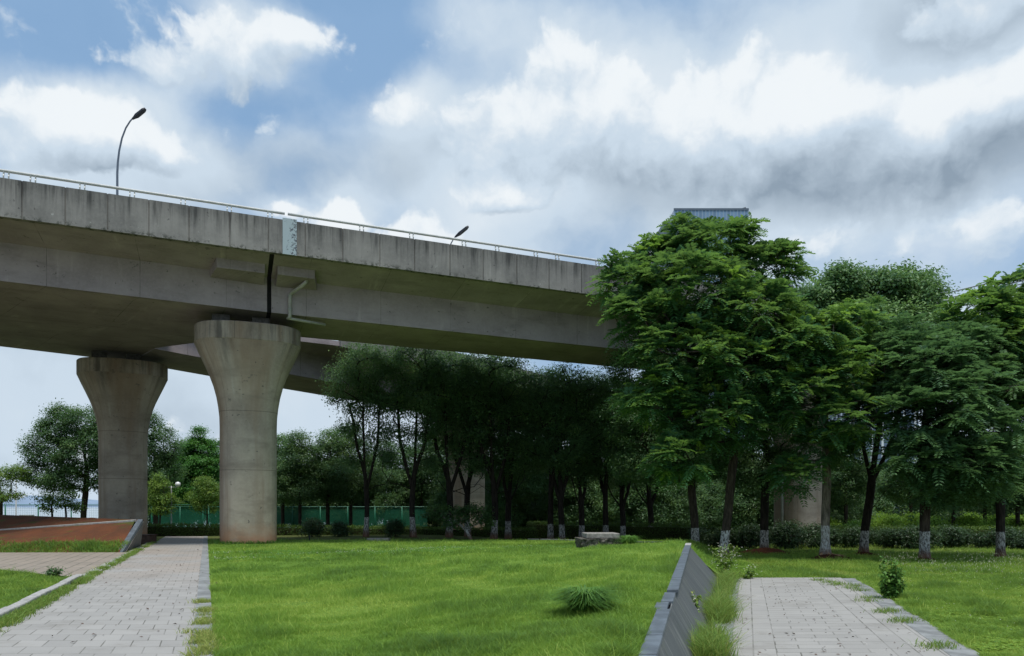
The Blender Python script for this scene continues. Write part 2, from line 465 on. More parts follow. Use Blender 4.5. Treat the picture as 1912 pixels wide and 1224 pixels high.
class MB:
    """collects vertices, faces and UVs of ONE mesh object"""

    def __init__(s):
        s.v, s.f, s.uv = [], [], []

    def add(s, verts, faces, uvs=None):
        b = len(s.v)
        s.v += [tuple(map(float, q)) for q in verts]
        for i, fc in enumerate(faces):
            s.f.append([b + j for j in fc])
            if uvs is not None:
                s.uv += uvs[i]
            else:
                for j in fc:
                    q = verts[j]
                    s.uv.append((q[0] + q[1], q[2]))

    def box(s, c, size, rz=0.0, taper=1.0):
        hx, hy, hz = size[0] / 2, size[1] / 2, size[2] / 2
        ca, sa = math.cos(rz), math.sin(rz)
        vs = []
        for z, k in ((-hz, 1.0), (hz, taper)):
            for x, y in ((-hx, -hy), (hx, -hy), (hx, hy), (-hx, hy)):
                x, y = x * k, y * k
                vs.append((c[0] + x * ca - y * sa, c[1] + x * sa + y * ca, c[2] + z))
        s.add(vs, [(3, 2, 1, 0), (4, 5, 6, 7), (0, 1, 5, 4), (1, 2, 6, 5), (2, 3, 7, 6), (3, 0, 4, 7)])

    def hexa(s, bottom, top):
        vs = list(bottom) + list(top)
        s.add(vs, [(3, 2, 1, 0), (4, 5, 6, 7), (0, 1, 5, 4), (1, 2, 6, 5), (2, 3, 7, 6), (3, 0, 4, 7)])

    def loft(s, rings, closed=True, cap=True, us=None, v0=0.0):
        """rings: list of equal-length point lists; u = along, v = around profile."""
        k = len(rings[0])
        if us is None:
            us = [0.0]
            for a, b in zip(rings, rings[1:]):
                us.append(us[-1] + (Vector(a[0]) - Vector(b[0])).length)
        vs_ = [v0]
        r0 = rings[0]
        for i in range(k):
            vs_.append(vs_[-1] + (Vector(r0[i]) - Vector(r0[(i + 1) % k])).length)
        verts = [p for r in rings for p in r]
        faces, uvs = [], []
        for i in range(len(rings) - 1):
            for j in range(k if closed else k - 1):
                j2 = (j + 1) % k
                faces.append((i * k + j, (i + 1) * k + j, (i + 1) * k + j2, i * k + j2))
                uvs.append([(us[i], vs_[j]), (us[i + 1], vs_[j]), (us[i + 1], vs_[j + 1]), (us[i], vs_[j + 1])])
        if cap and closed:
            n = len(rings) - 1
            faces.append(tuple(range(k)))
            uvs.append([(vs_[j], 1.0) for j in range(k)])
            faces.append(tuple(n * k + j for j in reversed(range(k))))
            uvs.append([(vs_[j], 1.0) for j in range(k)])
        s.add(verts, faces, uvs)

    def tube(s, pts, radii, n=8, cap=True):
        pts = [Vector(p) for p in pts]
        if not hasattr(radii, '__len__'):
            radii = [radii] * len(pts)
        rings = []
        prev = None
        for i, p in enumerate(pts):
            d = (pts[min(i + 1, len(pts) - 1)] - pts[max(i - 1, 0)]).normalized()
            if prev is None:
                a = d.orthogonal().normalized()
            else:
                a = (prev - d * prev.dot(d)).normalized()
            prev = a
            b = d.cross(a)
            rings.append([tuple(p + (a * math.cos(t) + b * math.sin(t)) * radii[i]) for t in (2 * math.pi * q / n for q in range(n))])
        s.loft(rings, True, cap)

    def lathe(s, prof, c=(0, 0, 0), n=16):
        rings = [[(c[0] + r * math.cos(2 * math.pi * q / n), c[1] + r * math.sin(2 * math.pi * q / n), c[2] + z) for q in range(n)] for r, z in prof]
        s.loft(rings, True, True)

    def build(s, name, mat, parent=None, smooth=False, bevel=0.0, loc=None):
        me = bpy.data.meshes.new(name)
        me.from_pydata(s.v, [], s.f)
        ul = me.uv_layers.new(name='UVMap')
        if len(s.uv) == len(ul.data):
            ul.data.foreach_set('uv', np.asarray(s.uv, np.float32).ravel())
        me.materials.append(mat)
        if smooth:
            me.polygons.foreach_set('use_smooth', np.ones(len(me.polygons), bool))
        me.update()
        o = bpy.data.objects.new(name, me)
        COL.objects.link(o)
        if parent is not None:
            o.parent = parent
        if loc is not None:
            o.location = loc
        if bevel:
            md = o.modifiers.new('bevel', 'BEVEL')
            md.width = bevel
            md.segments = 2
            md.limit_method = 'ANGLE'
        return o


def fix_normals(o):
    import bmesh
    bm = bmesh.new()
    bm.from_mesh(o.data)
    bmesh.ops.recalc_face_normals(bm, faces=bm.faces)
    bm.to_mesh(o.data)
    bm.free()
    return o


def tag(o, label=None, cat=None, group=None, kind=None):
    if label:
        o['label'] = label
    if cat:
        o['category'] = cat
    if group:
        o['group'] = group
    if kind:
        o['kind'] = kind
    return o


def empty(name, loc, rz=0.0, label=None, cat=None, group=None):
    o = bpy.data.objects.new(name, None)
    COL.objects.link(o)
    o.location = loc
    o.rotation_euler = (0, 0, rz)
    o.empty_display_size = 0.3
    return tag(o, label, cat, group)


def copy_tree(o, loc, rz=0.0, sc=1.0, label=None, group=None):
    c = o.copy()
    COL.objects.link(c)
    c.location = loc
    c.rotation_euler = (0, 0, rz)
    c.scale = (sc, sc, sc) if not hasattr(sc, '__len__') else sc
    if label:
        c['label'] = label
    if group:
        c['group'] = group
    for ch in list(o.children):
        d = ch.copy()
        COL.objects.link(d)
        d.parent = c
        for g in list(ch.children):
            e = g.copy()
            COL.objects.link(e)
            e.parent = d
    return c


def smooth01(x):
    x = np.clip(x, 0, 1)
    return x * x * (3 - 2 * x)


_wv = [(R.uniform(0, 2 * math.pi), R.uniform(0, 2 * math.pi)) for _ in range(24)]


def wob(x, y, scale, seed=0):
    """cheap smooth 2-D noise, about -1..1"""
    s = 0.0
    amp, tot = 1.0, 0.0
    for o in range(4):
        for k in range(3):
            a, ph = _wv[(seed * 5 + o * 3 + k) % 24]
            kx, ky = math.cos(a) * (2 ** o) / scale * 2.2, math.sin(a) * (2 ** o) / scale * 2.2
            s = s + amp * np.sin(kx * x + ky * y + ph + 1.7 * np.sin(ky * 0.6 * x - kx * 0.6 * y + ph * 2))
            tot += amp
        amp *= 0.6
    return s / tot * 1.9


# ------------------------------------------------------------------ terrain heights
def zl(Y):
    return -0.0086 * Y


def zr(Y):
    return -0.23 - 0.015 * Y


def wall_x(Y):
    return 1.075 + (Y - 6.02) * 0.2572


def wall_z(Y):
    return 0.30 + 0.2 * (Y - 6.02) / 13.98


def path_r(Y):       # right edge of the left path
    return -3.37 - 0.4077 * (Y - 7.87)


def path_l(Y):
    return -6.45 - 0.406 * (Y - 9.4)


def gz(X, Y):
    """base ground height (under the lawn it is lower)"""
    X = np.asarray(X, float)
    Y = np.asarray(Y, float)
    Yc = np.clip(Y, -10, 60)
    a, b = zl(Yc), zr(Yc)
    near = smooth01((X - wall_x(np.minimum(Y, 20)) + 0.6) / 0.5)
    far = smooth01((X + 8) / 15.0)
    t = smooth01((Y - 20) / 16)
    w = near * (1 - t) + far * t
    z = a * (1 - w) + b * w
    return np.where(Y > 60, z - 0.004 * np.minimum(Y - 60, 100), z)


def lawn_z(X, Y):
    X = np.asarray(X, float)
    Y = np.asarray(Y, float)
    x0 = path_r(Y) - 0.0
    x1 = wall_x(Y)
    u = np.clip((X - x0) / np.maximum(x1 - x0, 0.5), 0, 1)
    B = (wall_z(np.minimum(Y, 20)) - zl(np.minimum(Y, 20))) * (1 - smooth01((Y - 19.5) / 14))
    z = zl(Y) + 0.02 + B * u ** 1.7 - 0.075 * smooth01((u - 0.86) / 0.14) * (Y < 20.5)
    z = z + (0.03 * wob(X, Y, 1.3, 1) + 0.03 * wob(X, Y, 5.0, 2)) * smooth01(u / 0.06) * smooth01((1 - u) / 0.05)
    side = np.where(Y > 20.0, smooth01((X - x1 + 0.4) / 1.6), 0.0)
    return z * (1 - side) + (gz(X, Y) + 0.01) * side


# ground sheet
def ground_sheet():
    xs = np.unique(np.concatenate([np.linspace(-3000, -120, 12), np.linspace(-120, -40, 21), np.linspace(-40, 40, 161), np.linspace(40, 120, 21), np.linspace(120, 3000, 12)]))
    ys = np.unique(np.concatenate([np.linspace(-60, -6, 10), np.linspace(-6, 64, 141), np.linspace(64, 200, 35), np.linspace(200, 4000, 16)]))
    Xg, Yg = np.meshgrid(xs, ys)
    Z = gz(Xg, Yg)
    # keep clear below the mound lawn, and fall away to the lake bed on the left
    under = (Xg > path_r(Yg)) & (Xg < wall_x(Yg)) & (Yg < 41)
    Z = np.where(under, np.minimum(Z, zr(np.clip(Yg, -10, 60))) - 0.15, Z)
    edge = np.where(Yg < 20, smooth01((wall_x(Yg) + 0.9 - Xg) / 0.5) * (Xg > wall_x(Yg) - 0.6), 0)
    Z = Z - 0.12 * edge
    lake = smooth01((Yg - 74) / 10) * smooth01((-14 - Xg - 0.02 * Yg) / 12)
    Z = Z - 3.0 * lake
    nx, ny = len(xs), len(ys)
    V = np.stack([Xg, Yg, Z], -1).reshape(-1, 3)
    i = np.arange(nx * ny).reshape(ny, nx)
    Fc = np.stack([i[:-1, :-1], i[:-1, 1:], i[1:, 1:], i[1:, :-1]], -1).reshape(-1, 4)
    tag(mesh_np('ground', V, Fc, M['ground'], smooth=True), kind='structure')


ground_sheet()


def strip_sheet(name, mat, left, right, Y0, Y1, zf, n=60, lift=0.0, nu=4, skirt=0.0):
    """a walk between two edge curves x=left(Y), right(Y); UV in metres across / along"""
    Ys = np.linspace(Y0, Y1, n)
    V, UV = [], []
    s = 0.0
    for k, Y in enumerate(Ys):
        a, b = left(Y), right(Y)
        if k:
            s += math.hypot(Ys[k] - Ys[k - 1], (left(Ys[k]) - left(Ys[k - 1])))
        for j in range(nu):
            x = a + (b - a) * j / (nu - 1)
            V.append((x, Y, float(zf(x, Y)) + lift))
            UV.append(((x - a) * 0.926, s))
    V, UV = np.array(V), np.array(UV)
    i = np.arange(n * nu).reshape(n, nu)
    Fc = np.stack([i[:-1, :-1], i[:-1, 1:], i[1:, 1:], i[1:, :-1]], -1).reshape(-1, 4)
    return tag(mesh_np(name, V, Fc, mat, uv=UV), kind='structure')


# left path with its right-hand stone strip
strip_sheet('path', M['pave_left'], path_l, path_r, -4, 46.9, lambda x, y: zl(y), lift=0.03)
strip_sheet('kerb_strip', M['kerbgrey'], path_r, lambda Y: path_r(Y) + 0.24, -4, 46.9, lambda x, y: zl(y), lift=0.04, nu=2)


def kerb_run(name, mat, edge, width, Y0, Y1, zf, h, step=0.8, label=None):
    """raised row of kerb stones with open joints, one structure"""
    mb = MB()
    Y = Y0
    k = 0
    rr = random.Random(5)
    while Y < Y1:
        Yn = min(Y + step * rr.uniform(0.9, 1.1), Y1)
        a, b = Y + 0.012, Yn - 0.012
        dz = rr.uniform(-0.012, 0.012)
        dx = rr.uniform(-0.012, 0.012)
        bot = [(edge(a) + dx, a, zf(a) - 0.1), (edge(a) + width + dx, a, zf(a) - 0.1), (edge(b) + width + dx, b, zf(b) - 0.1), (edge(b) + dx, b, zf(b) - 0.1)]
        top = [(q[0], q[1], zf(q[1]) + h + dz) for q in bot]
        mb.hexa(bot, top)
        Y = Yn
        k += 1
    o = mb.build(name, mat, bevel=0.02)
    return tag(o, kind='structure')


kerb_run('kerb', M['granite'], lambda Y: path_l(Y) - 0.32, 0.17, 2, 16.8, zl, 0.13)
kerb_run('kerb', M['granite'], lambda Y: path_l(Y) - 0.34, 0.30, 16.8, 40, zl, 0.045, 0.6)

# left side walk
def side_walk():
    pts = [(-9.75, 16.95), (-13.2, 19.4), (-27, 30.2 - 1.0), (-40, 39), (-40, 44), (-27.0, 27.7), (-18.8, 27.7), (-14.15, 27.8)]
    pts = [(-9.75, 16.9), (-13.2, 19.35), (-30, 31.5 - 4.2), (-30, 27.75), (-18.8, 27.7), (-14.15, 27.8)]
    th = math.atan2(27.8 - 16.9, -14.15 + 9.75)
    V = [(x, y, zl(y) + 0.034) for x, y in pts]
    pa = math.atan(0.4077)
    ca, sa = math.cos(-pa), math.sin(-pa)
    UV = np.array([(x * ca - y * sa, x * sa + y * ca) for x, y in pts])
    mb = MB()
    mb.add(V, [tuple(range(len(pts)))[::-1]], [[tuple(UV[j]) for j in range(len(pts))][::-1]])
    tag(mb.build('side_path', M['pave_side']), kind='structure')


side_walk()


# right path
def rp_l(Y):
    return 2.73 + (Y - 9.4) * 0.3146


def rp_r(Y):
    return rp_l(Y) + 2.72 + 0.012 * (Y - 9.4)


strip_sheet('path_right', M['pave_right'], rp_l, rp_r, -4, 21.3, lambda x, y: zr(y), lift=0.03)
strip_sheet('kerb_strip', M['kerbgrey'], lambda Y: rp_l(Y) - 0.33, rp_l, -4, 20.8, lambda x, y: zr(y), lift=0.034, nu=2)
strip_sheet('kerb_strip', M['kerbgrey'], rp_r, lambda Y: rp_r(Y) + 0.40, -4, 21.0, lambda x, y: zr(y), lift=0.034, nu=2)


def lawn_sheet():
    Ys = np.concatenate([np.linspace(-4, 14, 110), np.linspace(14.3, 41, 90)])
    nu = 90
    V, UV = [], []
    for Y in Ys:
        a, b = path_r(Y) + 0.22, wall_x(Y) - 0.06
        if Y > 20:
            b += smooth01((Y - 20) / 2.0) * 2.2
        x = np.linspace(a, b, nu)
        z = lawn_z(x, np.full(nu, Y))
        V.append(np.stack([x, np.full(nu, Y), z], -1))
    V = np.concatenate(V)
    n = len(Ys)
    # far skirt
    last = V[-nu:].copy()
    last[:, 1] += 0.3
    last[:, 2] -= 0.5
    V = np.concatenate([V, last])
    i = np.arange((n + 1) * nu).reshape(n + 1, nu)
    Fc = np.stack([i[:-1, :-1], i[:-1, 1:], i[1:, 1:], i[1:, :-1]], -1).reshape(-1, 4)
    tag(mesh_np('lawn', V, Fc, M['turf'], smooth=True), kind='structure')


lawn_sheet()


# ------------------------------------------------------------------ retaining wall (right of the lawn)
def retaining_wall():
    root = empty('retaining_wall', (wall_x(12), 12.0, -0.4), 0,
                 'sloping slate retaining wall with stepped grey coping between lawn and right path', 'wall')
    off = Vector((wall_x(12), 12.0, -0.4))

    def basep(Y):
        t = (Y - 9.4) / 11.3
        return (2.47 + (Y - 9.4) * 0.305, Y + 0.3, zr(Y) - 0.06)
    Ys = np.linspace(-3.5, 20.0, 24)
    rings = []
    for Y in Ys:
        tx, tz = wall_x(Y), wall_z(Y)
        bx, by, bz = basep(Y)
        bx = max(bx, tx + 0.12)
        rings.append([tuple(Vector(q) - off) for q in ((tx + 0.06, Y, tz - 0.05), (bx, by, bz), (bx - 0.25, by, bz - 0.1), (tx - 0.09, Y, tz - 0.35))])
    mb = MB()
    mb.loft(rings)
    fix_normals(mb.build('stone_face', M['slate_face'], root))
    # coping stones, each its own part
    Y = -3.5
    rr = random.Random(3)
    k = 0
    while Y < 19.95:
        L = rr.uniform(0.62, 0.86)
        Yn = min(Y + L, 20.02)
        a, b = Y + 0.006, Yn - 0.006
        mb = MB()
        loose = 8.55 < (a + b) / 2 < 9.75
        zt = rr.uniform(-0.008, 0.008) + (0.02 if a > 9.7 else -0.02)
        sx = 0.0
        if loose:
            sx = -0.05
            zt += rr.choice([0.045, -0.02, 0.03])
        if a > 9.7:
            sx = 0.035
        w = 0.155
        cs = []
        for q in (a, b):
            x = wall_x(q) + sx
            z = wall_z(q) + zt
            cs.append(((x - w / 2, q, z), (x + w / 2, q, z)))
        bot = [Vector(cs[0][0]), Vector(cs[0][1]), Vector(cs[1][1]), Vector(cs[1][0])]
        bot = [p - off - Vector((0, 0, 0.055)) for p in bot]
        top = [p + Vector((0, 0, 0.055)) for p in bot]
        mb.hexa(bot, top)
        o = mb.build('coping_stone', M['granite'] if Yn > 19.9 else M['slate'], root, bevel=0.008)
        if Yn > 19.9:
            o['label'] = 'pale end coping stone'
        Y = Yn
        k += 1
    return root


retaining_wall()


# ------------------------------------------------------------------ left earth bank
def earth_bank():
    off = Vector((-18.0, 31.0, -0.3))
    root = empty('earth_bank', off, 0, 'low red earth bank crossed by a pale stone edging left of the path', 'earth bank')

    def L(px, py, Y):
        return Vector((wx(px, Y), Y, wz(py, Y)))
    A = Vector((-14.75, 28.1, zl(28) - 0.05))
    B = Vector((-30, 28.0, zl(28) - 0.05))
    C1 = L(252, 972, 31.2)
    C0 = L(-130, 999, 33.2)
    D0 = L(-130, 956, 37.0)
    D1 = L(254, 972, 32.0)
    D1 = Vector((C1.x - 0.1, 32.2, C1.z + 0.02))

    def patch(name, p00, p10, p11, p01, amp, n=(60, 18)):
        V = []
        for j in range(n[1]):
            v = j / (n[1] - 1)
            for i in range(n[0]):
                u = i / (n[0] - 1)
                p = (p00 * (1 - u) + p10 * u) * (1 - v) + (p01 * (1 - u) + p11 * u) * v
                e = min(u, 1 - u, 0.1) * 10 * min(v, 1 - v, 0.15) / 0.15
                z = p.z + amp * float(wob(p.x, p.y, 0.9, 3)) * e
                V.append((p.x - off.x, p.y - off.y, z - off.z))
        ii = np.arange(n[0] * n[1]).reshape(n[1], n[0])
        Fc = np.stack([ii[:-1, :-1], ii[:-1, 1:], ii[1:, 1:], ii[1:, :-1]], -1).reshape(-1, 4)
        return mesh_np(name, V, Fc, M['soil'], root, smooth=True)
    patch('soil_slope', B, A, C1, C0, 0.05)
    patch('soil_slope', C0, C1, D1, D0, 0.06)
    patch('soil_slope', D0, D1, D1 + Vector((-3.7, 5, -1.3)), D0 + Vector((-1, 5, -1.6)), 0.03)
    mb = MB()
    up = Vector((0, 0, 0.05))
    w = Vector((0.03, 0.08, 0.01))
    mb.hexa([C0 - w - off - up, C1 - w - off - up, C1 + w - off - up, C0 + w - off - up],
            [C0 - w - off + up, C1 - w - off + up, C1 + w - off + up, C0 + w - off + up])
    mb.build('stone_edging', M['granite'], root, bevel=0.01)
    # slanted end slab with grey flank
    a = Vector((-14.85, 28.0, zl(28) - 0.1))
    t = Vector((wx(257, 31.2), 31.2, wz(969, 31.2)))
    mb = MB()
    dx = Vector((0.2, 0.03, 0.0))
    th = Vector((0.0, 0.05, -0.12))
    mb.hexa([p - off for p in (a + th, a + dx + th, t + dx + th, t + th)], [p - off for p in (a, a + dx, t + dx, t)])
    mb.build('end_slab', M['slate'], root, bevel=0.01)
    mb = MB()
    fb = Vector((wx(262, 34.0), 34.0, zl(34) - 0.1))
    ft = Vector((wx(261, 34.0), 34.0, wz(986, 34.0)))
    b0 = a + dx * 0.85 + Vector((0, 0.3, -0.05))
    t0 = t + dx * 0.85 + Vector((0, 0.15, -0.12))
    tri = [b0, fb, ft, t0]
    tri2 = [p + Vector((-0.2, 0, 0)) for p in tri]
    mb.hexa([p - off for p in tri], [p - off for p in tri2])
    fix_normals(mb.build('flank_wall', M['dark_flank'], root))
    return root


earth_bank()
mb = MB()
mb.box((0, 0, 0.2), (0.66, 0.6, 0.40))
mb.box((0, 0, 0.425), (0.72, 0.66, 0.045))
o = mb.build('stone_box', M['brown_box'], bevel=0.012, loc=(wx(274, 36.6), 36.6, zl(36.6)))
o.rotation_euler.z = math.radians(-8)
tag(o, 'brown box seat beside the left path in front of the far pier', 'box')

# ------------------------------------------------------------------ viaduct
PH = math.radians(20.5)
PHL = math.radians(22.0)
dR = Vector((math.cos(PH), math.sin(PH), 0))
nR = Vector((-math.sin(PH), math.cos(PH), 0))
dL = Vector((math.cos(PHL), math.sin(PHL), 0))
nL = Vector((-math.sin(PHL), math.cos(PHL), 0))
J = Vector((-11.6, 35.5, 10.7))
CS = -0.0195


def SR(t, w, h):          # right-hand front span: along, across (+ = rear), above soffit
    p = J + dR * t + nR * w
    return Vector((p.x, p.y, J.z + CS * t + h))


def SL(t, w, h):          # left span, t metres to the left of the joint
    s = smooth01(np.array(min(t / 6.0, 1.0))) if t > 0 else 0
    n = (nR * (1 - float(s)) + nL * float(s)).normalized()
    p = J - dL * t + n * w
    return Vector((p.x, p.y, J.z + 0.026 * t + h - 0.014 * t * (1 if w < -0.5 else 0)))


def parapet(name, fn, t0, t1, grooves, root, flip=False, wf=-3.05, rail=True, off=None, hb=1.87, ht=3.37):
    """concrete barrier with panel grooves; UV v runs down from the top edge"""
    off = off or root.location
    ts = [(t0, 0), (t1, 0)]
    for g in grooves:
        if t0 + 0.1 < g < t1 - 0.1:
            ts += [(g - 0.028, 0), (g - 0.02, 1), (g + 0.02, 1), (g + 0.028, 0)]
    k = t0
    while k < t1:
        if all(abs(k - g) > 0.1 for g in grooves):
            ts.append((k, 0))
        k += 1.0
    ts = sorted(set(ts))
    rings = []
    for t, g in ts:
        f = wf + (0.05 if g else 0.0)
        prof = [(f, ht), (f, hb), (wf + 0.27, hb), (wf + 0.27, ht)]
        rings.append([tuple(fn(t, w, h) - off) for w, h in prof])
    mb = MB()
    mb.loft(rings, us=[t for t, _ in ts])
    return fix_normals(mb.build(name, M['parapet'], root))


def handrail(fn, t0, t1, posts, root, wr=-2.9, h0=3.36, h1=3.70):
    off = root.location
    mb = MB()
    n = max(2, int((t1 - t0) / 1.0))
    pts = [fn(t0 + (t1 - t0) * i / n, wr, h1) - off for i in range(n + 1)]
    mb.tube(pts, 0.058, 10)
    hr = mb.build('handrail', M['rail'], root, smooth=True)
    for p in posts:
        if not t0 < p < t1:
            continue
        for dt in (-0.085, 0.085):
            mb = MB()
            prof = [(wr - 0.03, h0 - 0.02), (wr - 0.055, h0 + 0.13), (wr - 0.01, h0 + 0.2), (wr - 0.03, h1 - 0.04)]
            rings = []
            for w, h in prof:
                rings.append([tuple(fn(p + dt + a, w + b, h) - off) for a, b in ((-0.022, -0.03), (0.022, -0.03), (0.022, 0.03), (-0.022, 0.03))])
            mb.loft(rings)
            fix_normals(mb.build('rail_post', M['rail'], hr))
    return hr


def px_t(px, w, left):
    """along-distance of the photo column px on the fascia"""
    lo, hi = (0, 60)
    f = SL if left else SR
    for _ in range(50):
        mid = (lo + hi) / 2
        p = f(mid, w, 2)
        x = CX + p.x / p.y * F
        if (x > px) == left:
            lo = mid
        else:
            hi = mid
    return lo


# --- left, wide span
A_ = Vector((-20.6, 43.3, 10.6))
R0 = Vector((-23.9, 47.5, 10.6))
dRear = Vector((-0.84, -0.545, 0))


def wide_span():
    root = empty('viaduct_span', J + Vector((-12, 0, 0)), 0,
                 'wide concrete viaduct deck at upper left, resting on the two nearest piers', 'viaduct')
    off = root.location
    ts = [0, 0.5, 1.5, 3, 5, 8, 12, 16, 22, 30, 40, 52]
    bot = []
    p1_0 = SR(0, 4.7, 0)
    for t in ts:
        f = SL(t, 0, 0)
        r = Vector((R0.x, R0.y, 0)) + dRear * t
        r.z = 10.62 + 0.028 * t
        k = float(smooth01(np.array(t / 9.0)))
        g1 = p1_0 - dL * t
        g2 = A_ + dRear * t
        q1 = g1 * (1 - k) + (f * 0.6 + r * 0.4) * k
        q2 = g2 * (1 - k) + (f * 0.35 + r * 0.65) * k
        q1.z = f.z * 0.6 + r.z * 0.4
        q2.z = f.z * 0.35 + r.z * 0.65
        bot.append((f, q1, q2, r))
    rings = []
    for t, (f, q1, q2, r) in zip(ts, bot):
        nn = nL
        up = Vector((0, 0, 1))
        rr_ = Vector((-0.5, 0.82, 0))
        prof = [f, q1, q2, r, r + up * 1.63, r + up * 1.95 + rr_ * 2.4, r + up * 2.2 + rr_ * 2.4,
                SL(t, -2.9, 2.2), SL(t, -2.9, 1.95), f + up * 1.63]
        rings.append([tuple(p - off) for p in prof])
    mb = MB()
    mb.loft(rings, us=ts, v0=0.0)
    fix_normals(mb.build('box_girder', M['girder'], root))
    gr = [px_t(p, -3.05, True) for p in (41, 122, 201, 278, 353, 429, 501, -38, -118)]
    fl = lambda t, w, h: SL(-t, w, h)
    parapet('parapet', lambda t, w, h: SL(t, w, h), -0.80, 45, gr + [gr[0] + 1.9 * k for k in range(2, 18)], root)
    # short return of the barrier past the web joint
    posts = [px_t(p, -2.9, True) for p in (12, 62, 154, 247, 342, 428, 518, -40)]
    handrail(SL, -0.62, 45, posts, root)
    # thickened cantilever end beside the joint
    mb = MB()
    b = [SL(0.15, -1.5, 1.38), SL(2.2, -1.5, 1.38), SL(2.5, -0.02, 1.30), SL(0.15, -0.02, 1.25)]
    t_ = [SL(0.15, -1.5, 1.86), SL(2.2, -1.5, 1.86), SL(2.5, -0.02, 1.7), SL(0.15, -0.02, 1.7)]
    mb.hexa([p - off for p in b], [p - off for p in t_])
    fix_normals(mb.build('end_block', M['girder'], root, bevel=0.012))
    # cover plate over the joint
    mb = MB()
    ring = []
    for t in (0.52, 1.12):
        ring.append([tuple(SR(t, w, h) - off) for w, h in ((-3.085, 3.44), (-3.085, 1.86), (-3.06, 1.86), (-3.06, 3.44))])
    mb.loft(ring)
    fix_normals(mb.build('joint_cover', M['plate'], root))
    # rear barrier
    mb = MB()
    rings = []
    for t, (f, q1, q2, r) in zip(ts, bot):
        rr_ = Vector((-0.5, 0.82, 0))
        e = r + rr_ * 2.4
        rings.append([tuple(e + rr_ * a + Vector((0, 0, h)) - off) for a, h in ((-0.2, 3.3), (-0.2, 1.98), (0.1, 1.9), (0.1, 3.3))])
    mb.loft(rings)
    fix_normals(mb.build('parapet', M['parapet'], root))
    return root


wide_span()


def front_span():
    root = empty('viaduct_span', J + Vector((10, 4, 0)), 0,
                 'straight concrete viaduct span running right behind the big leafy trees', 'viaduct')
    off = root.location
    ts = [0.20, 4, 8, 16, 24, 33, 48, 66, 90]
    prof = [(0, 0), (4.7, 0), (4.7, 1.63), (7.4, 1.95), (7.4, 2.2), (-2.9, 2.2), (-2.9, 1.95), (0, 1.63)]
    mb = MB()
    mb.loft([[tuple(SR(t, w, h) - off) for w, h in prof] for t in ts], us=ts)
    fix_normals(mb.build('box_girder', M['girder'], root))
    gr = [px_t(p, -3.05, False) for p in (570, 640, 709, 774, 840, 902, 965, 1025, 1086)]
    gr += [gr[-1] + 1.95 * k for k in range(1, 36)]
    parapet('parapet', SR, 0.84, 88, gr, root)
    posts = [px_t(p, -2.9, False) for p in (571, 675, 768, 866, 928, 1000, 1040, 1115)]
    posts += [posts[-1] + 2.2 * k for k in range(1, 32)]
    handrail(SR, 0.75, 88, posts, root)
    mb = MB()
    rings = []
    for t in ts:
        rings.append([tuple(SR(t, w, h) - off) for w, h in ((7.2, 3.3), (7.2, 1.98), (7.5, 1.9), (7.5, 3.3))])
    mb.loft(rings)
    fix_normals(mb.build('parapet', M['parapet'], root))
    mb = MB()
    b = [SR(0.40, -1.5, 1.40), SR(2.05, -1.5, 1.40), SR(2.3, -0.02, 1.3), SR(0.40, -0.02, 1.25)]
    t_ = [SR(0.40, -1.5, 1.86), SR(2.05, -1.5, 1.86), SR(2.3, -0.02, 1.7), SR(0.40, -0.02, 1.7)]
    mb.hexa([p - off for p in b], [p - off for p in t_])
    fix_normals(mb.build('end_block', M['girder'], root, bevel=0.012))
    mb = MB()  # dark filler added in the open joint, standing in for its shade
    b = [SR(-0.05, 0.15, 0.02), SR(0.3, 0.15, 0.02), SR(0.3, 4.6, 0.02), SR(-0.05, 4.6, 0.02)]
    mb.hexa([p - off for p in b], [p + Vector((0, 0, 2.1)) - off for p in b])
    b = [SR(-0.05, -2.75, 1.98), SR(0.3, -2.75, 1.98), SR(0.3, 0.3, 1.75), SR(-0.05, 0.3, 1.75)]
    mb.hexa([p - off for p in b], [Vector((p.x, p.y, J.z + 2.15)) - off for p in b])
    fix_normals(mb.build('gap_shade_block', M['rubber'], root))
    # drain pipe
    mb = MB()
    pts = [SR(1.72, -1.15, 1.42), SR(1.66, -1.1, 1.28), SR(1.45, -0.8, 1.13), SR(1.12, -0.3, 0.98), SR(1.04, -0.15, 0.90), SR(1.03, -0.14, 0.75), SR(1.03, -0.14, -0.02), SR(1.03, -0.12, -0.14), SR(0.95, 0.0, -0.22)]
    mb.tube([p - off for p in pts], 0.085, 12)
    dp = mb.build('drain_pipe', M['pvc'], root, smooth=True)
    for h in (0.86, 0.22):
        mb = MB()
        c = SR(1.03, -0.14, h) - off
        mb.lathe([(0.09, -0.03), (0.105, -0.03), (0.105, 0.03), (0.09, 0.03)], c, 14)
        mb.build('pipe_clip', M['steel'], dp, smooth=True)
    mb = MB()
    pts = [SR(0.95, -0.05, -0.2), SR(1.2, 0.05, -0.2), SR(2.75, 0.5, -0.2)]
    mb.tube([p - off for p in pts], 0.075, 12)
    mb.build('drain_pipe', M['pvc'], root, smooth=True)
    return root


front_span()


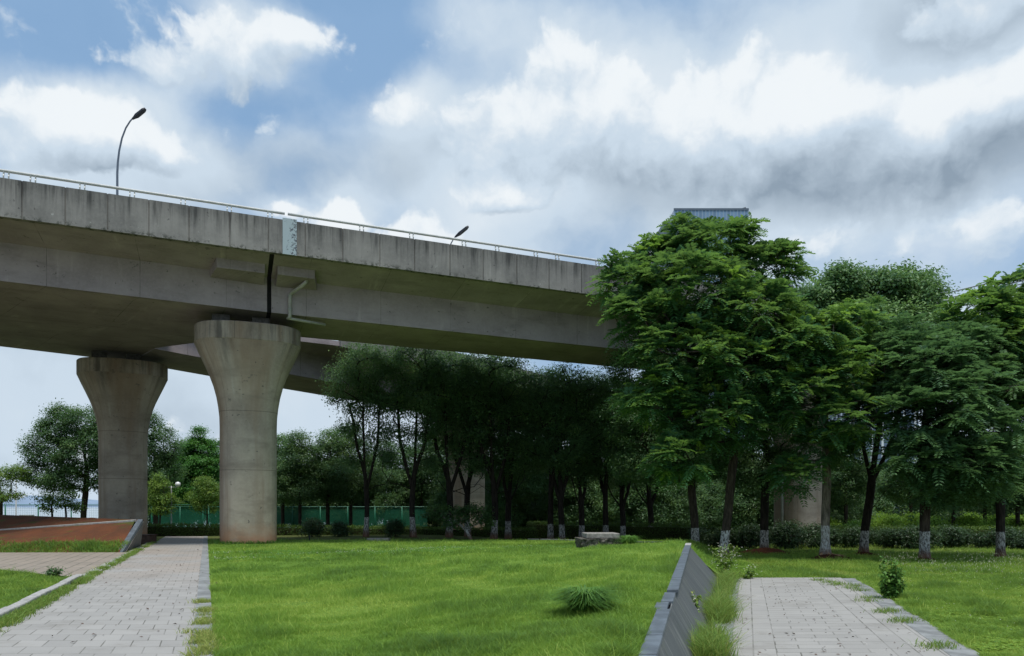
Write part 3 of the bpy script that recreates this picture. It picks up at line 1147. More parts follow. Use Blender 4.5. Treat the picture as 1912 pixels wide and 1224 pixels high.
def rear_span():
    root = empty('viaduct_span', (-12, 52, 9.5), 0,
                 'descending rear ramp seen between the two near piers and behind the middle trees', 'viaduct')
    off = root.location
    cl = [(A_.x, A_.y, 10.6), (-16.9, 46.5, 10.28), (-12.8, 50.3, 9.98), (-7.6, 55.0, 9.6), (-2.1, 60.05, 9.14), (3.6, 66.1, 8.72), (9.6, 73.4, 8.3), (15.2, 81.4, 7.8), (22, 93, 7.1), (29, 108, 6.2)]
    cl = [Vector(c) for c in cl]
    rings, prs = [], []
    s = 0.0
    us = []
    for i, c in enumerate(cl):
        d = (cl[min(i + 1, len(cl) - 1)] - cl[max(i - 1, 0)])
        d.z = 0
        d.normalize()
        n = Vector((-d.y, d.x, 0))
        if i:
            s += (c - cl[i - 1]).length
        us.append(s)
        cw = 0.15 + 2.3 * float(smooth01(np.array((s - 2.0) / 9.0)))
        prof = [(0, 0), (5.3, 0), (5.3, 1.63), (7.7, 1.9), (7.7, 2.2), (-cw, 2.2), (-cw, 1.9 if cw > 1 else 1.75), (0, 1.63)]
        rings.append([tuple(c + n * w + Vector((0, 0, h)) - off) for w, h in prof])
        prs.append(([tuple(c + n * w + Vector((0, 0, h)) - off) for w, h in ((-cw - 0.15, 3.3), (-cw - 0.15, 1.85), (-cw + 0.12, 1.85), (-cw + 0.12, 3.3))],
                    [tuple(c + n * w + Vector((0, 0, h)) - off) for w, h in ((7.55, 3.3), (7.55, 1.95), (7.82, 1.85), (7.82, 3.3))]))
    mb = MB()
    mb.loft(rings, us=us)
    fix_normals(mb.build('box_girder', M['girder'], root))
    mb = MB()
    mb.loft([p[0] for p in prs[2:]], us=us[2:])
    fix_normals(mb.build('parapet', M['parapet'], root))
    mb = MB()
    mb.loft([p[1] for p in prs], us=us)
    fix_normals(mb.build('parapet', M['parapet'], root))
    return root


rear_span()


def pier(px, Y, ztop, zbase, rz, label, scale=1.0, pipe=False):
    root = empty('bridge_pier', (wx(px, Y), Y, zbase), rz, label, 'bridge pier', 'concrete piers carrying the viaduct')
    H = ztop - zbase
    dz = H - 10.73            # taller / shorter shaft, same head
    prof = [(-0.6, 1.31, 1.31), (0, 1.31, 1.31), (2, 1.315, 1.315), (4, 1.315, 1.315), (5.9 + dz, 1.315, 1.315), (6.4 + dz, 1.33, 1.33), (6.9 + dz, 1.385, 1.37), (7.4 + dz, 1.47, 1.44), (7.9 + dz, 1.60, 1.54), (8.4 + dz, 1.78, 1.67), (8.9 + dz, 2.00, 1.82), (9.4 + dz, 2.23, 1.95), (9.7 + dz, 2.36, 2.02), (9.84 + dz, 2.42, 2.05)]
    N = 48

    def ring(z, a, b, e=2.7):
        out = []
        for q in range(N):
            t = 2 * math.pi * (q + 0.5) / N
            c, s_ = math.cos(t), math.sin(t)
            out.append((a * scale * math.copysign(abs(c) ** (2 / e), c), b * scale * math.copysign(abs(s_) ** (2 / e), s_), z))
        return out
    mb = MB()
    rings = [ring(*p) for p in prof]
    # UV: u around, v down from the head
    k = N
    verts = [p for r in rings for p in r]
    faces, uvs = [], []
    for i in range(len(rings) - 1):
        for j in range(N):
            j2 = (j + 1) % N
            faces.append((i * N + j, i * N + j2, (i + 1) * N + j2, (i + 1) * N + j))
            v0, v1 = H - prof[i][0], H - prof[i + 1][0]
            u0, u1 = j * 0.19, (j + 1) * 0.19
            uvs.append([(u0, v0), (u1, v0), (u1, v1), (u0, v1)])
    mb.add(verts, faces, uvs)
    sh = mb.build('shaft', M['pier'], root, smooth=True)
    cap = MB()
    cp = [(9.84 + dz, 2.42, 2.05), (9.87 + dz, 2.44, 2.07), (10.62 + dz, 2.44, 2.07), (10.66 + dz, 2.40, 2.03), (10.66 + dz, 0.4, 0.3)]
    rings = [ring(*p) for p in cp]
    verts = [p for r in rings for p in r]
    faces, uvs = [], []
    vv = [0.85, 0.82, 0.06, 0.0, 0.0]
    for i in range(len(rings) - 1):
        for j in range(N):
            j2 = (j + 1) % N
            faces.append((i * N + j, i * N + j2, (i + 1) * N + j2, (i + 1) * N + j))
            u0, u1 = j * 0.3, (j + 1) * 0.3
            uvs.append([(u0, vv[i]), (u1, vv[i]), (u1, vv[i + 1]), (u0, vv[i + 1])])
    cap.add(verts, faces, uvs)
    c = cap.build('pier_head', M['pier'], root)
    for ox in (-1.25, 0.55):
        b = MB()
        b.box((ox, -0.35, 10.66 + dz + 0.27), (0.8, 0.7, 0.56))
        b.build('bearing_block', M['bearing'], root, bevel=0.02)
    if pipe:
        b = MB()
        b.tube([(-1.47, -0.25, 0), (-1.47, -0.25, 6)], 0.09, 10)
        b.build('drain_pipe', M['pvc'], root, smooth=True)
    return root


pier(464, 36.6, 10.12, -0.33, PH, 'nearest flared concrete pier, rust stained at its foot on the lawn')
pier(230, 45.2, 10.12, -0.42, math.radians(28), 'flared concrete pier behind the red earth bank, left of the path', 1.0)
pier(871, 61.5, 8.95, -0.9, math.radians(42), 'plain grey pier behind the middle dark trees and leaning shrub', 1.05)
pier(1178, 82.5, 7.7, -1.3, math.radians(52), 'distant grey pier low between trunks, right of the white car', 1.05)
pier(1490, 48.6, 9.95, -0.95, PH, 'pale square pier with a drain pipe behind the whitewashed trunks', 1.03, True)


# ------------------------------------------------------------------ street lamps on the deck
def deck_lamp(px, Y, zb, head_px, label):
    root = empty('street_lamp', (wx(px, Y), Y, zb), 0, label, 'street lamp', 'lamps on the viaduct')
    k = Y / F
    H = wz(head_px[1], Y) - zb
    ax = (head_px[0] - px) * k
    sm = 1.0 * Y / 44
    pts = [(0, 0, 0), (0, 0, H * 0.45), (0, 0, H - 3.2 * sm), (0.03, 0, H - 2.6 * sm), (0.12 * ax, 0, H - 1.9 * sm), (0.30 * ax, 0, H - 1.15 * sm), (0.55 * ax, 0, H - 0.55 * sm), (0.82 * ax, 0, H - 0.16 * sm), (ax, 0, H + 0.03 * sm)]
    mb = MB()
    mb.tube(pts, [0.10, 0.08, 0.065, 0.06, 0.055, 0.05, 0.045, 0.042, 0.04], 10)
    mb.build('pole', M['lamp'], root, smooth=True)
    mb = MB()
    # tilted luminaire
    d = Vector((0.78, 0, 0.62)).normalized()
    nrm = Vector((-0.62, 0, 0.78))
    c0 = Vector((ax, 0, H))
    L = 0.95 * sm
    rings = []
    for t, w, h in ((-0.05, 0.045, 0.045), (0.1, 0.08, 0.06), (0.3, 0.15, 0.08), (0.85, 0.15, 0.07), (1.0, 0.09, 0.04)):
        p = c0 + d * (L * t)
        rings.append([tuple(p + Vector((0, a * w * sm, 0)) + nrm * (b * h * sm)) for a, b in ((-1, -1), (1, -1), (1, 0.6), (0.5, 1), (-0.5, 1), (-1, 0.6))])
    mb.loft(rings)
    fix_normals(mb.build('lamp_head', M['lamp_dark'], root, bevel=0.01))
    mb = MB()
    mb.lathe([(0.2, 0), (0.2, 0.05), (0.12, 0.06)], (0, 0, 0), 12)
    mb.build('base_plate', M['lamp'], root)
    return root


deck_lamp(219, 44.5, 12.85, (248, 221), 'tall curved grey street lamp standing on the viaduct at upper left')
deck_lamp(826, 55.5, 11.6, (851, 441), 'street lamp of which only arm and head show above the parapet')


# ------------------------------------------------------------------ foliage
def leaf_quads(P, N, T, L, W):
    """diamond leaves at P, growing along T with normal N; L, W arrays"""
    S = np.cross(N, T)
    S /= np.linalg.norm(S, axis=1, keepdims=True) + 1e-9
    L, W = L[:, None], W[:, None]
    fold = N * W * 0.25
    V = np.stack([P, P + T * L * 0.45 + S * W * 0.5 + fold, P + T * L, P + T * L * 0.45 - S * W * 0.5 + fold], 1).reshape(-1, 3)
    n = len(P)
    Fc = np.arange(n * 4).reshape(n, 4)
    return V, Fc


def unit(v):
    return v / (np.linalg.norm(v, axis=-1, keepdims=True) + 1e-9)


def rnd_dirs(n, rng, zbias=0.0):
    v = rng.normal(size=(n, 3))
    v[:, 2] += zbias
    return unit(v)


def simple_leaves(C, out, rng, per, rad, L, W, flat=0.6, tint_base=None, droop=0.25):
    """clumps of simple leaves round centres C"""
    n = len(C)
    idx = np.repeat(np.arange(n), per)
    m = len(idx)
    off = rng.normal(size=(m, 3)) * rad * np.array([1, 1, flat]) * 0.62
    P = C[idx] + off
    N = unit(rnd_dirs(m, rng) * 0.6 + np.array([0, 0, 0.8]) + out[idx] * 0.4)
    T = unit(np.cross(N, rnd_dirs(m, rng)) + np.array([0, 0, -droop]))
    s = rng.uniform(0.7, 1.3, m)
    V, Fc = leaf_quads(P, N, T, L * s, W * s)
    tb = tint_base[idx] if tint_base is not None else 0.35
    tint = np.clip(tb + rng.normal(size=m) * 0.09, 0, 1)
    return V, Fc, np.repeat(tint, 4)


def pinnate_leaves(C, out, rng, fronds, flen, pairs, lw, young, ll=0.13):
    """rosettes of feathered fronds at branch tips"""
    n = len(C)
    idx = np.repeat(np.arange(n), fronds)
    m = len(idx)
    az = np.tile(np.arange(fronds) * (2 * math.pi / fronds), n) + np.repeat(rng.uniform(0, 6.28, n), fronds) + rng.normal(size=m) * 0.25
    el = rng.uniform(-0.35, 1.0, m)
    D = np.stack([np.cos(az) * np.cos(el), np.sin(az) * np.cos(el), np.sin(el)], -1)
    D = unit(D + out[idx] * 0.6)
    fl = flen * rng.uniform(0.65, 1.2, m)
    yv = young[idx]
    fl = fl * (1 - 0.45 * (yv > 0.7))
    S = unit(np.cross(D, np.array([0, 0, 1.0])))
    U = np.cross(S, D)
    P0 = C[idx] + rng.normal(size=(m, 3)) * 0.05
    Vs, Ts = [], []
    tb = np.clip(yv + rng.normal(size=m) * 0.08, 0, 1)
    for k in range(pairs):
        t = (k + 0.8) / pairs
        c = P0 + D * (fl * t)[:, None] - np.array([0, 0, 1.0]) * (0.42 * fl * t * t)[:, None]
        size = ll * (0.75 + 0.5 * math.sin(math.pi * min(1, t * 0.9 + 0.1)))
        for sgn in (-1, 1):
            td = unit(S * sgn + D * 0.55 - np.array([0, 0, 1.0]) * rng.uniform(0.05, 0.5, m)[:, None])
            nr = unit(U + rng.normal(size=(m, 3)) * 0.22)
            V, _ = leaf_quads(c, nr, td, np.full(m, size) * rng.uniform(0.85, 1.15, m) * (fl / flen), np.full(m, lw))
            Vs.append(V)
            Ts.append(np.repeat(np.clip(tb + rng.normal(size=m) * 0.05 + 0.05 * t, 0, 1), 4))
    V = np.concatenate(Vs)
    Fc = np.arange(len(V)).reshape(-1, 4)
    return V, Fc, np.concatenate(Ts)


def crown_points(ells, rng, dens, shell=0.5):
    """clump centres in a list of ellipsoids (x,y,z,rx,ry,rz); returns centres and outward directions"""
    C, O, Hh = [], [], []
    ells = np.array(ells, float)
    for e in ells:
        area = (e[3] * e[5] + e[3] * e[4] + e[4] * e[5]) / 3 * 4 * math.pi
        n = max(4, int(area * dens))
        d = rnd_dirs(n, rng, 0.15)
        r = shell + (1 - shell) * rng.random(n) ** 0.6
        p = e[:3] + d * r[:, None] * e[3:]
        # drop the ones deep inside another lobe
        keep = np.ones(n, bool)
        for f in ells:
            if f is e:
                continue
            q = np.linalg.norm((p - f[:3]) / f[3:], axis=1)
            keep &= q > 0.45
        p, d = p[keep], d[keep]
        C.append(p)
        O.append(unit(d / e[3:]))
    return np.concatenate(C), np.concatenate(O)


def grow(trunk, r0, tips, rng, up=0.5, flare=1.5, min_r=0.012, seg=0.7, fork=None, limbs=()):
    """one continuous limb mesh: trunk polyline + branches that reach every tip"""
    pos, par = [], []
    tr = [np.array(p, float) for p in trunk]
    for i, p in enumerate(tr):
        if i == 0:
            pos.append(p)
            par.append(-1)
        else:
            a = tr[i - 1]
            k = max(1, int(np.linalg.norm(p - a) / 0.6))
            for j in range(1, k + 1):
                pos.append(a + (p - a) * j / k)
                par.append(len(pos) - 2)
    ntr = len(pos)
    nlimb = 0
    for lb in limbs:
        q = np.array(lb, float)
        k = int(np.argmin(np.linalg.norm(np.array(pos[:ntr]) - q[0], axis=1)))
        prev, a = k, pos[k]
        for pnt in q[1:]:
            m_ = max(1, int(np.linalg.norm(pnt - a) / 0.6))
            for j in range(1, m_ + 1):
                pos.append(a + (pnt - a) * j / m_ + rng.normal(size=3) * 0.02)
                par.append(prev)
                prev = len(pos) - 1
            a = pnt
    start = int(ntr * (fork if fork else 0.35))
    order = np.argsort(np.linalg.norm(tips - tr[-1] * 0.5 - tr[len(tr) // 2] * 0.5, axis=1) + rng.normal(size=len(tips)) * 0.3)
    leafn = []
    for ti in order:
        c = tips[ti]
        A = np.array(pos)
        d = np.linalg.norm(A - c, axis=1)
        pen = d + 1.1 * np.maximum(0, A[:, 2] - c[2] + 0.1 * d)
        pen[:start] += 50
        k = int(np.argmin(pen))
        a = A[k]
        n = max(1, int(round(d[k] / seg)))
        prev = k
        ax = (a - A[par[k]]) if par[k] >= 0 else np.array([0, 0, 1.0])
        ax = unit(ax)
        L = d[k]
        c1 = a + (ax * 0.35 + np.array([0, 0, up * 0.35])) * L
        for j in range(1, n + 1):
            t = j / n
            p = (1 - t) ** 2 * a + 2 * t * (1 - t) * c1 + t * t * c
            if j < n:
                p = p + rng.normal(size=3) * 0.05 * L / n
            pos.append(p)
            par.append(prev)
            prev = len(pos) - 1
        leafn.append(prev)
    n = len(pos)
    cnt = np.zeros(n)
    cnt[leafn] += 1
    for i in range(n - 1, 0, -1):
        cnt[par[i]] += cnt[i]
    tot = max(cnt[0], 1)
    rad = np.maximum(min_r, r0 * (np.maximum(cnt, 0.5) / tot) ** 0.52)
    P = np.array(pos)
    for i in range(ntr):
        t = i / max(1, ntr - 1)
        rad[i] = max(rad[i], r0 * (1 - 0.55 * t)) if i <= start + 1 else rad[i]
    rad[:ntr] *= 1 + (flare - 1) * np.exp(-(P[:ntr, 2] - P[0, 2]) / 0.22)
    main = {}
    for i in range(1, n):
        p = par[i]
        if p not in main or cnt[i] > cnt[main[p]] or (i < ntr and p < ntr):
            main[p] = i
    Vs, Fs = [], []
    base = 0
    heads = [(-1, 0)] + [(par[i], i) for i in range(1, n) if main.get(par[i]) != i]
    for p, h in heads:
        chain = []
        rr = []
        if p >= 0:
            chain.append(P[p])
            rr.append(min(rad[p] * 0.85, rad[h] * 1.15))
        k = h
        while True:
            chain.append(P[k])
            rr.append(rad[k])
            if k not in main:
                break
            k = main[k]
        if len(chain) < 2:
            continue
        chain = np.array(chain)
        rr[-1] *= 0.6
        sides = 12 if rr[0] > 0.1 else (6 if rr[0] > 0.035 else 4)
        dd = np.gradient(chain, axis=0)
        dd = unit(dd)
        ref = np.array([1.0, 0, 0]) if abs(dd[0, 0]) < 0.8 else np.array([0, 1.0, 0])
        a = unit(np.cross(dd, ref))
        b = np.cross(dd, a)
        th = np.arange(sides) * 2 * math.pi / sides
        rings = chain[:, None] + np.array(rr)[:, None, None] * (a[:, None] * np.cos(th)[None, :, None] + b[:, None] * np.sin(th)[None, :, None])
        m = len(chain)
        ii = base + np.arange(m * sides).reshape(m, sides)
        nx = np.roll(ii, -1, axis=1)
        Fs.append(np.stack([ii[:-1], nx[:-1], nx[1:], ii[1:]], -1).reshape(-1, 4))
        Vs.append(rings.reshape(-1, 3))
        base += m * sides
    return np.concatenate(Vs), np.concatenate(Fs)


def px_ells(ells, Y0, base, depth=None):
    """crown lobes given on the photo (px, py, rx, ry, metres nearer(-)/farther(+), depth radius)"""
    out = []
    for e in ells:
        Y = Y0 + e[4]
        k = Y / F
        out.append((wx(e[0], Y) - base[0], Y - base[1], wz(e[1], Y) - base[2], e[2] * k, e[5], e[3] * k))
    return out


def make_tree(name, base, trunk, r0, ells, kind, label, group, mat, bark, seed, dens=1.6, per=60, L=0.11, W=0.05, rad=0.45,
              young=0.12, fork=None, fronds=8, flen=0.55, pairs=9, cat='tree', flat=0.6, shell=0.5, extra=None, flare=1.5, up=0.5, zy=0.35, limbs=()):
    rng = np.random.default_rng(seed)
    root = empty(name, base, 0, label, cat, group)
    C, O = crown_points(ells, rng, dens, shell)
    if extra is not None:
        C = np.concatenate([C, np.array(extra)])
        O = np.concatenate([O, np.tile([[0, -0.5, 0.5]], (len(extra), 1))])
    V, Fc = grow(trunk, r0, C, rng, fork=fork, flare=flare, up=up, limbs=limbs)
    mesh_np('trunk', V, Fc, bark, root, smooth=True)
    if kind == 'pinnate':
        topness = O[:, 2]
        y = np.where((rng.random(len(C)) < young * (0.5 + np.maximum(topness, 0) * 1.6)), rng.uniform(0.72, 1.0, len(C)), rng.uniform(0.05, 0.58, len(C)))
        V, Fc, T = pinnate_leaves(C, O, rng, fronds, flen, pairs, W, y, L)
    else:
        tb = np.clip(rng.uniform(0.15, 0.6, len(C)) + zy * (rng.random(len(C)) < young), 0, 1)
        V, Fc, T = simple_leaves(C, O, rng, per, rad, L, W, flat, tb)
    mesh_np('crown', V, Fc, mat, root, tint=T)
    return root


def base_at(px, Y, dz=0.0):
    x = wx(px, Y)
    return (x, Y, float(gz(x, Y)) + dz)


# --- the right-hand row
RG = 'whitewashed trees in the row beside the right path'
b = base_at(1350, 32.7)
make_tree('broadleaf_tree', b, [(0, 0, -0.2), (0.05, 0, 0.6), (0.22, 0.05, 1.8), (0.35, 0.05, 3.2), (0.5, 0.1, 4.4), (0.55, 0.2, 6.5), (0.3, 0.1, 8.5)], 0.19,
          px_ells([(1330, 458, 66, 46, 0, 1.8), (1238, 490, 68, 46, 0.4, 1.6), (1170, 528, 52, 46, -0.3, 1.4), (1425, 506, 66, 42, 0, 1.6), (1276, 432, 22, 18, 0.2, 0.8), (1386, 430, 20, 18, -0.2, 0.8), (1462, 478, 24, 20, 0, 0.8), (1300, 540, 105, 62, -1.2, 2.2),
                   (1205, 600, 62, 50, -1.0, 1.7), (1395, 590, 90, 55, -1.4, 2.0), (1290, 660, 110, 65, -1.5, 2.2), (1400, 690, 85, 62, -1.6, 1.9), (1235, 740, 70, 55, -1.3, 1.6), (1330, 780, 90, 55, -1.6, 1.8), (1270, 850, 55, 34, -2.0, 1.2)], 32.7, b),
          'pinnate', 'tallest feathery leaved tree in front of the viaduct, with bright yellow green shoots', RG, M['lf_pinn'], M['bark'], 21, dens=2.3, fork=0.42, L=0.21, W=0.082, flen=0.78, young=0.20, shell=0.4)
b = base_at(1541, 32.2)
make_tree('broadleaf_tree', b, [(0, 0, -0.2), (0.0, 0, 1.5), (0.06, 0, 3.2), (0.05, 0, 4.6), (0.0, 0.1, 6.2), (0.1, 0.1, 8.0)], 0.18,
          px_ells([(1520, 620, 70, 45, -1.2, 1.7), (1570, 600, 60, 45, 0.2, 1.5), (1480, 650, 60, 50, -1.4, 1.6), (1575, 690, 65, 50, -1.2, 1.6), (1500, 740, 65, 50, -1.5, 1.6), (1570, 780, 62, 50, -1.5, 1.6), (1490, 880, 38, 32, -1.2, 1.0), (1540, 830, 50, 30, -1.0, 1.2), (1600, 740, 40, 40, -0.6, 1.3), (1450, 720, 50, 50, -1.0, 1.5)], 32.2, b),
          'pinnate', 'straight pale grey trunk with fresh whitewash and exposed orange roots on red soil', RG, M['lf_pinn'], M['bark_pale'], 22, dens=2.2, fork=0.62, L=0.21, W=0.082, flen=0.76, young=0.36, flare=1.8)
mb = MB()
for a_, L_ in ((-0.5, 0.75), (-0.15, 1.0), (-2.6, 0.6), (-1.4, 0.6)):
    ca, sa = math.cos(a_), math.sin(a_)
    mb.tube([(0.12 * ca, 0.12 * sa, 0.28), (0.3 * ca, 0.3 * sa, 0.14), (L_ * 0.7 * ca + 0.05, L_ * 0.7 * sa, 0.10), (L_ * ca, L_ * sa, -0.02)], [0.06, 0.05, 0.035, 0.02], 7)
o = mb.build('root', plain('orange_root', (0.34, 0.20, 0.11), 0.9, 0.2, var=0.3), None, smooth=True)
o.parent = [q for q in bpy.data.objects if q.get('label', '').startswith('straight pale grey trunk')][0]
b = base_at(1726, 30.8)
make_tree('broadleaf_tree', b, [(0, 0, -0.2), (0.02, 0, 1.6), (0.05, 0, 3.0), (-0.05, 0, 4.6), (0.1, 0, 6.2), (0.2, 0, 7.5)], 0.195,
          px_ells([(1725, 690, 78, 50, -0.8, 1.8), (1790, 730, 80, 50, -1.3, 1.8), (1735, 775, 80, 50, -1.6, 1.8), (1830, 800, 62, 46, -1.4, 1.5), (1800, 860, 80, 42, -1.6, 1.5), (1725, 850, 60, 40, -1.6, 1.4), (1850, 860, 42, 34, -1.2, 1.2), (1765, 660, 60, 40, 0, 1.5), (1760, 900, 70, 30, -0.8, 1.5), (1830, 905, 50, 26, -0.4, 1.2), (1690, 740, 50, 40, -0.6, 1.5), (1700, 645, 62, 40, 0.2, 1.6), (1800, 655, 62, 42, 0.2, 1.6), (1855, 715, 50, 46, -0.6, 1.5)], 30.8, b),
          'pinnate', 'dark bluish tree with layered drooping leaf sprays, sixth trunk of the right row', RG, M['lf_blue'], M['bark'], 23, dens=2.0, fork=0.5, L=0.21, W=0.08, flen=0.78, young=0.08)
b = base_at(1868, 32.7)
make_tree('broadleaf_tree', b, [(0, 0, -0.2), (0, 0, 1.6), (0.0, 0, 3.2), (0.05, 0, 5.0), (0.1, 0, 7.5), (0.2, 0, 9.5)], 0.175,
          px_ells([(1890, 550, 60, 40, 0, 1.5), (1830, 585, 62, 40, -0.8, 1.6), (1905, 620, 70, 50, -1.3, 1.7), (1840, 650, 66, 46, -1.2, 1.6), (1900, 710, 66, 52, -1.0, 1.6), (1950, 580, 60, 55, 0, 1.6), (1930, 790, 60, 50, -0.5, 1.5), (1950, 690, 50, 60, 0, 1.5), (1880, 790, 60, 50, 0.4, 1.6), (1900, 860, 50, 40, 0.4, 1.4), (1800, 620, 40, 36, -0.3, 1.3), (1790, 690, 50, 44, 0.5, 1.5)], 32.7, b),
          'pinnate', 'tree at the right edge with pale green top shoots and a whitewashed trunk', RG, M['lf_pinn'], M['bark_dark'], 24, dens=2.7, fork=0.5, L=0.20, W=0.078, flen=0.72, young=0.34)
b = base_at(1612, 35.2)
make_tree('broadleaf_tree', b, [(0, 0, -0.2), (0.08, 0, 1.2), (0.3, 0, 2.6), (0.45, 0, 4.0), (0.75, 0, 6.0), (1.0, 0, 8.0)], 0.19,
          px_ells([(1530, 570, 50, 40, 1.0, 1.6), (1572, 545, 46, 38, 1.2, 1.6), (1563, 520, 22, 20, 1.0, 0.9), (1612, 528, 24, 24, 1.4, 0.9), (1655, 545, 48, 40, 0.5, 1.6), (1664, 516, 30, 20, 0.6, 1.0), (1705, 560, 44, 44, 0.5, 1.6), (1712, 524, 22, 18, 0.5, 0.8), (1738, 560, 18, 30, 0.5, 0.8), (1500, 555, 20, 24, 0.6, 0.8), (1600, 620, 70, 56, -0.5, 2.0), (1680, 630, 74, 60, -0.5, 2.0), (1640, 705, 72, 46, -0.3, 1.8), (1725, 640, 46, 54, 0.4, 1.6), (1560, 690, 50, 44, 0.6, 1.5)], 35.2, b),
          'simple', 'dark forked tree with a leaning right limb and a dense domed crown', RG, M['lf_dome'], M['bark_dark'], 25, dens=2.3, per=150, L=0.17, W=0.085, rad=0.52, fork=0.28, young=0.45, limbs=[[(0.2, 0, 2.0), (0.9, -0.1, 2.9), (1.9, -0.2, 3.9), (2.9, -0.2, 5.4)], [(0.35, 0, 3.0), (0.2, 0.1, 4.5), (-0.3, 0.1, 7.0)], [(0.4, 0, 3.4), (1.3, 0.1, 5.2), (2.0, 0.1, 7.6)]],
          extra=[(3.2, -0.3, 5.2), (3.0, -0.2, 5.6), (2.6, -0.3, 5.0), (3.5, 0, 5.9)])
b = base_at(1427, 36.8)
make_tree('broadleaf_tree', b, [(0, 0, -0.2), (0.0, 0, 1.6), (0.05, 0, 3.2), (0.1, 0, 5.0), (0.0, 0, 7.5)], 0.20,
          px_ells([(1430, 740, 66, 50, 0.6, 1.8), (1380, 800, 66, 50, 0.4, 1.8), (1470, 810, 62, 50, 0.2, 1.7), (1430, 680, 60, 40, 0.8, 1.7), (1400, 875, 60, 36, 0, 1.4), (1470, 870, 44, 30, 0.2, 1.2), (1340, 850, 50, 40, 0.6, 1.5)], 36.8, b),
          'simple', 'dark straight trunk rising from a broad red soil mound', RG, M['lf_dark'], M['bark_dark'], 26, dens=2.6, per=130, L=0.12, W=0.055, rad=0.45, fork=0.5, young=0.2)
b = base_at(1297, 41.0)
make_tree('broadleaf_tree', b, [(0.05, 0, -0.2), (0.0, 0, 1.6), (-0.15, 0, 3.0), (-0.2, 0, 4.4), (-0.4, 0, 7.0)], 0.22,
          px_ells([(1250, 730, 70, 55, 0, 2.0), (1190, 690, 56, 48, 0, 1.9), (1230, 810, 70, 50, -0.3, 1.9), (1300, 780, 60, 52, 0, 1.9), (1170, 780, 50, 50, 0, 1.8), (1280, 870, 60, 36, -0.2, 1.6), (1300, 700, 50, 40, 0, 1.7), (1200, 870, 60, 36, 0, 1.7), (1320, 860, 50, 34, 0, 1.5)], 41.0, b),
          'simple', 'dark dense tree directly behind the far end of the slate wall', RG, M['lf_dark'], M['bark'], 27, dens=2.3, per=130, L=0.125, W=0.055, rad=0.48, fork=0.5, young=0.2)

# --- middle row under and behind the viaduct: three kinds, copied
MG = 'whitewashed trees at the far edge of the lawn'


def grove_tree(seed, label, mat, lobes, trunk, limbs, per=66, dens=1.8, young=0.25, fork=0.3):
    return make_tree('grove_tree', (0, 0, 0), trunk, 0.185, lobes, 'simple', label, MG, mat, M['bark_dark'], seed, dens=dens, per=per, L=0.15, W=0.07, rad=0.55, fork=fork, young=young, up=0.9, limbs=limbs)


va = grove_tree(31, 'a', M['lf_camphor'],
                [(0, 0, 9.7, 2.0, 1.8, 1.3), (-1.8, 0.2, 8.6, 1.6, 1.5, 1.4), (1.7, -0.2, 8.5, 1.6, 1.6, 1.4), (0.2, 0.6, 7.2, 2.3, 1.9, 1.1), (-2.0, -0.3, 6.2, 1.4, 1.4, 1.0), (2.0, 0.2, 6.0, 1.3, 1.3, 0.9), (-0.9, 0.5, 5.0, 1.3, 1.2, 0.7)],
                [(0, 0, -0.2), (0, 0, 1.5), (0.05, 0, 2.6), (0.0, 0, 4.2), (-0.1, 0, 6.5), (-0.2, 0, 8.6)],
                [[(0.03, 0, 2.4), (0.45, 0, 3.8), (0.7, 0.1, 6.0), (0.95, 0.1, 8.2)], [(0.03, 0, 2.0), (0.55, -0.2, 3.0), (1.25, -0.2, 4.8), (1.6, -0.2, 7.0)], [(0.03, 0, 3.0), (-0.5, 0.2, 4.6), (-1.1, 0.2, 7.0)]])
vb = grove_tree(32, 'b', M['lf_dark'],
                [(0.4, 0, 9.6, 2.1, 1.9, 1.3), (-1.5, 0, 8.3, 1.8, 1.7, 1.5), (1.9, 0, 7.9, 1.7, 1.7, 1.4), (-0.6, 0.4, 6.5, 2.1, 1.8, 1.1), (1.4, -0.4, 5.6, 1.8, 1.6, 1.0), (-2.0, 0, 5.1, 1.4, 1.4, 0.9), (0, 0.3, 4.4, 1.5, 1.2, 0.7)],
                [(0, 0, -0.2), (0.02, 0, 1.5), (-0.1, 0, 2.8), (-0.3, 0.1, 4.6), (-0.5, 0.1, 6.5), (-0.7, 0, 8.2)],
                [[(-0.05, 0, 2.2), (0.4, 0, 3.4), (0.7, 0, 5.2), (0.9, 0, 8.2)], [(-0.1, 0, 2.9), (0.1, 0.2, 4.5), (0.3, 0.2, 7.5)], [(-0.05, 0, 2.2), (-0.9, 0, 3.2), (-1.6, 0, 4.6)]])
vc = grove_tree(33, 'c', M['lf_camphor'],
                [(0, 0, 9.9, 2.2, 2.0, 1.2), (-2.0, 0, 9.0, 1.6, 1.5, 1.2), (2.0, 0, 8.8, 1.7, 1.6, 1.3), (0, 0.4, 7.8, 2.4, 2.0, 1.1), (-1.9, 0, 6.2, 1.4, 1.4, 1.0), (1.9, 0.1, 6.0, 1.4, 1.4, 1.0), (0.3, 0.6, 5.2, 1.5, 1.2, 0.7)],
                [(0, 0, -0.2), (0.05, 0, 1.3), (0.12, 0, 2.4), (0.1, 0, 3.6), (0.05, 0, 6.0), (0, 0, 8.4)],
                [[(0.12, 0, 2.5), (0.5, 0, 4.0), (0.85, 0, 6.4), (1.3, 0, 8.6)], [(0.12, 0, 2.6), (-0.25, 0, 4.0), (-0.7, 0, 6.4), (-1.2, 0, 8.7)], [(0.1, 0, 3.2), (0.25, 0.2, 5.0), (0.4, 0.3, 8.6)], [(0.12, 0, 2.3), (0.9, -0.2, 3.0), (1.8, -0.2, 4.4)]])
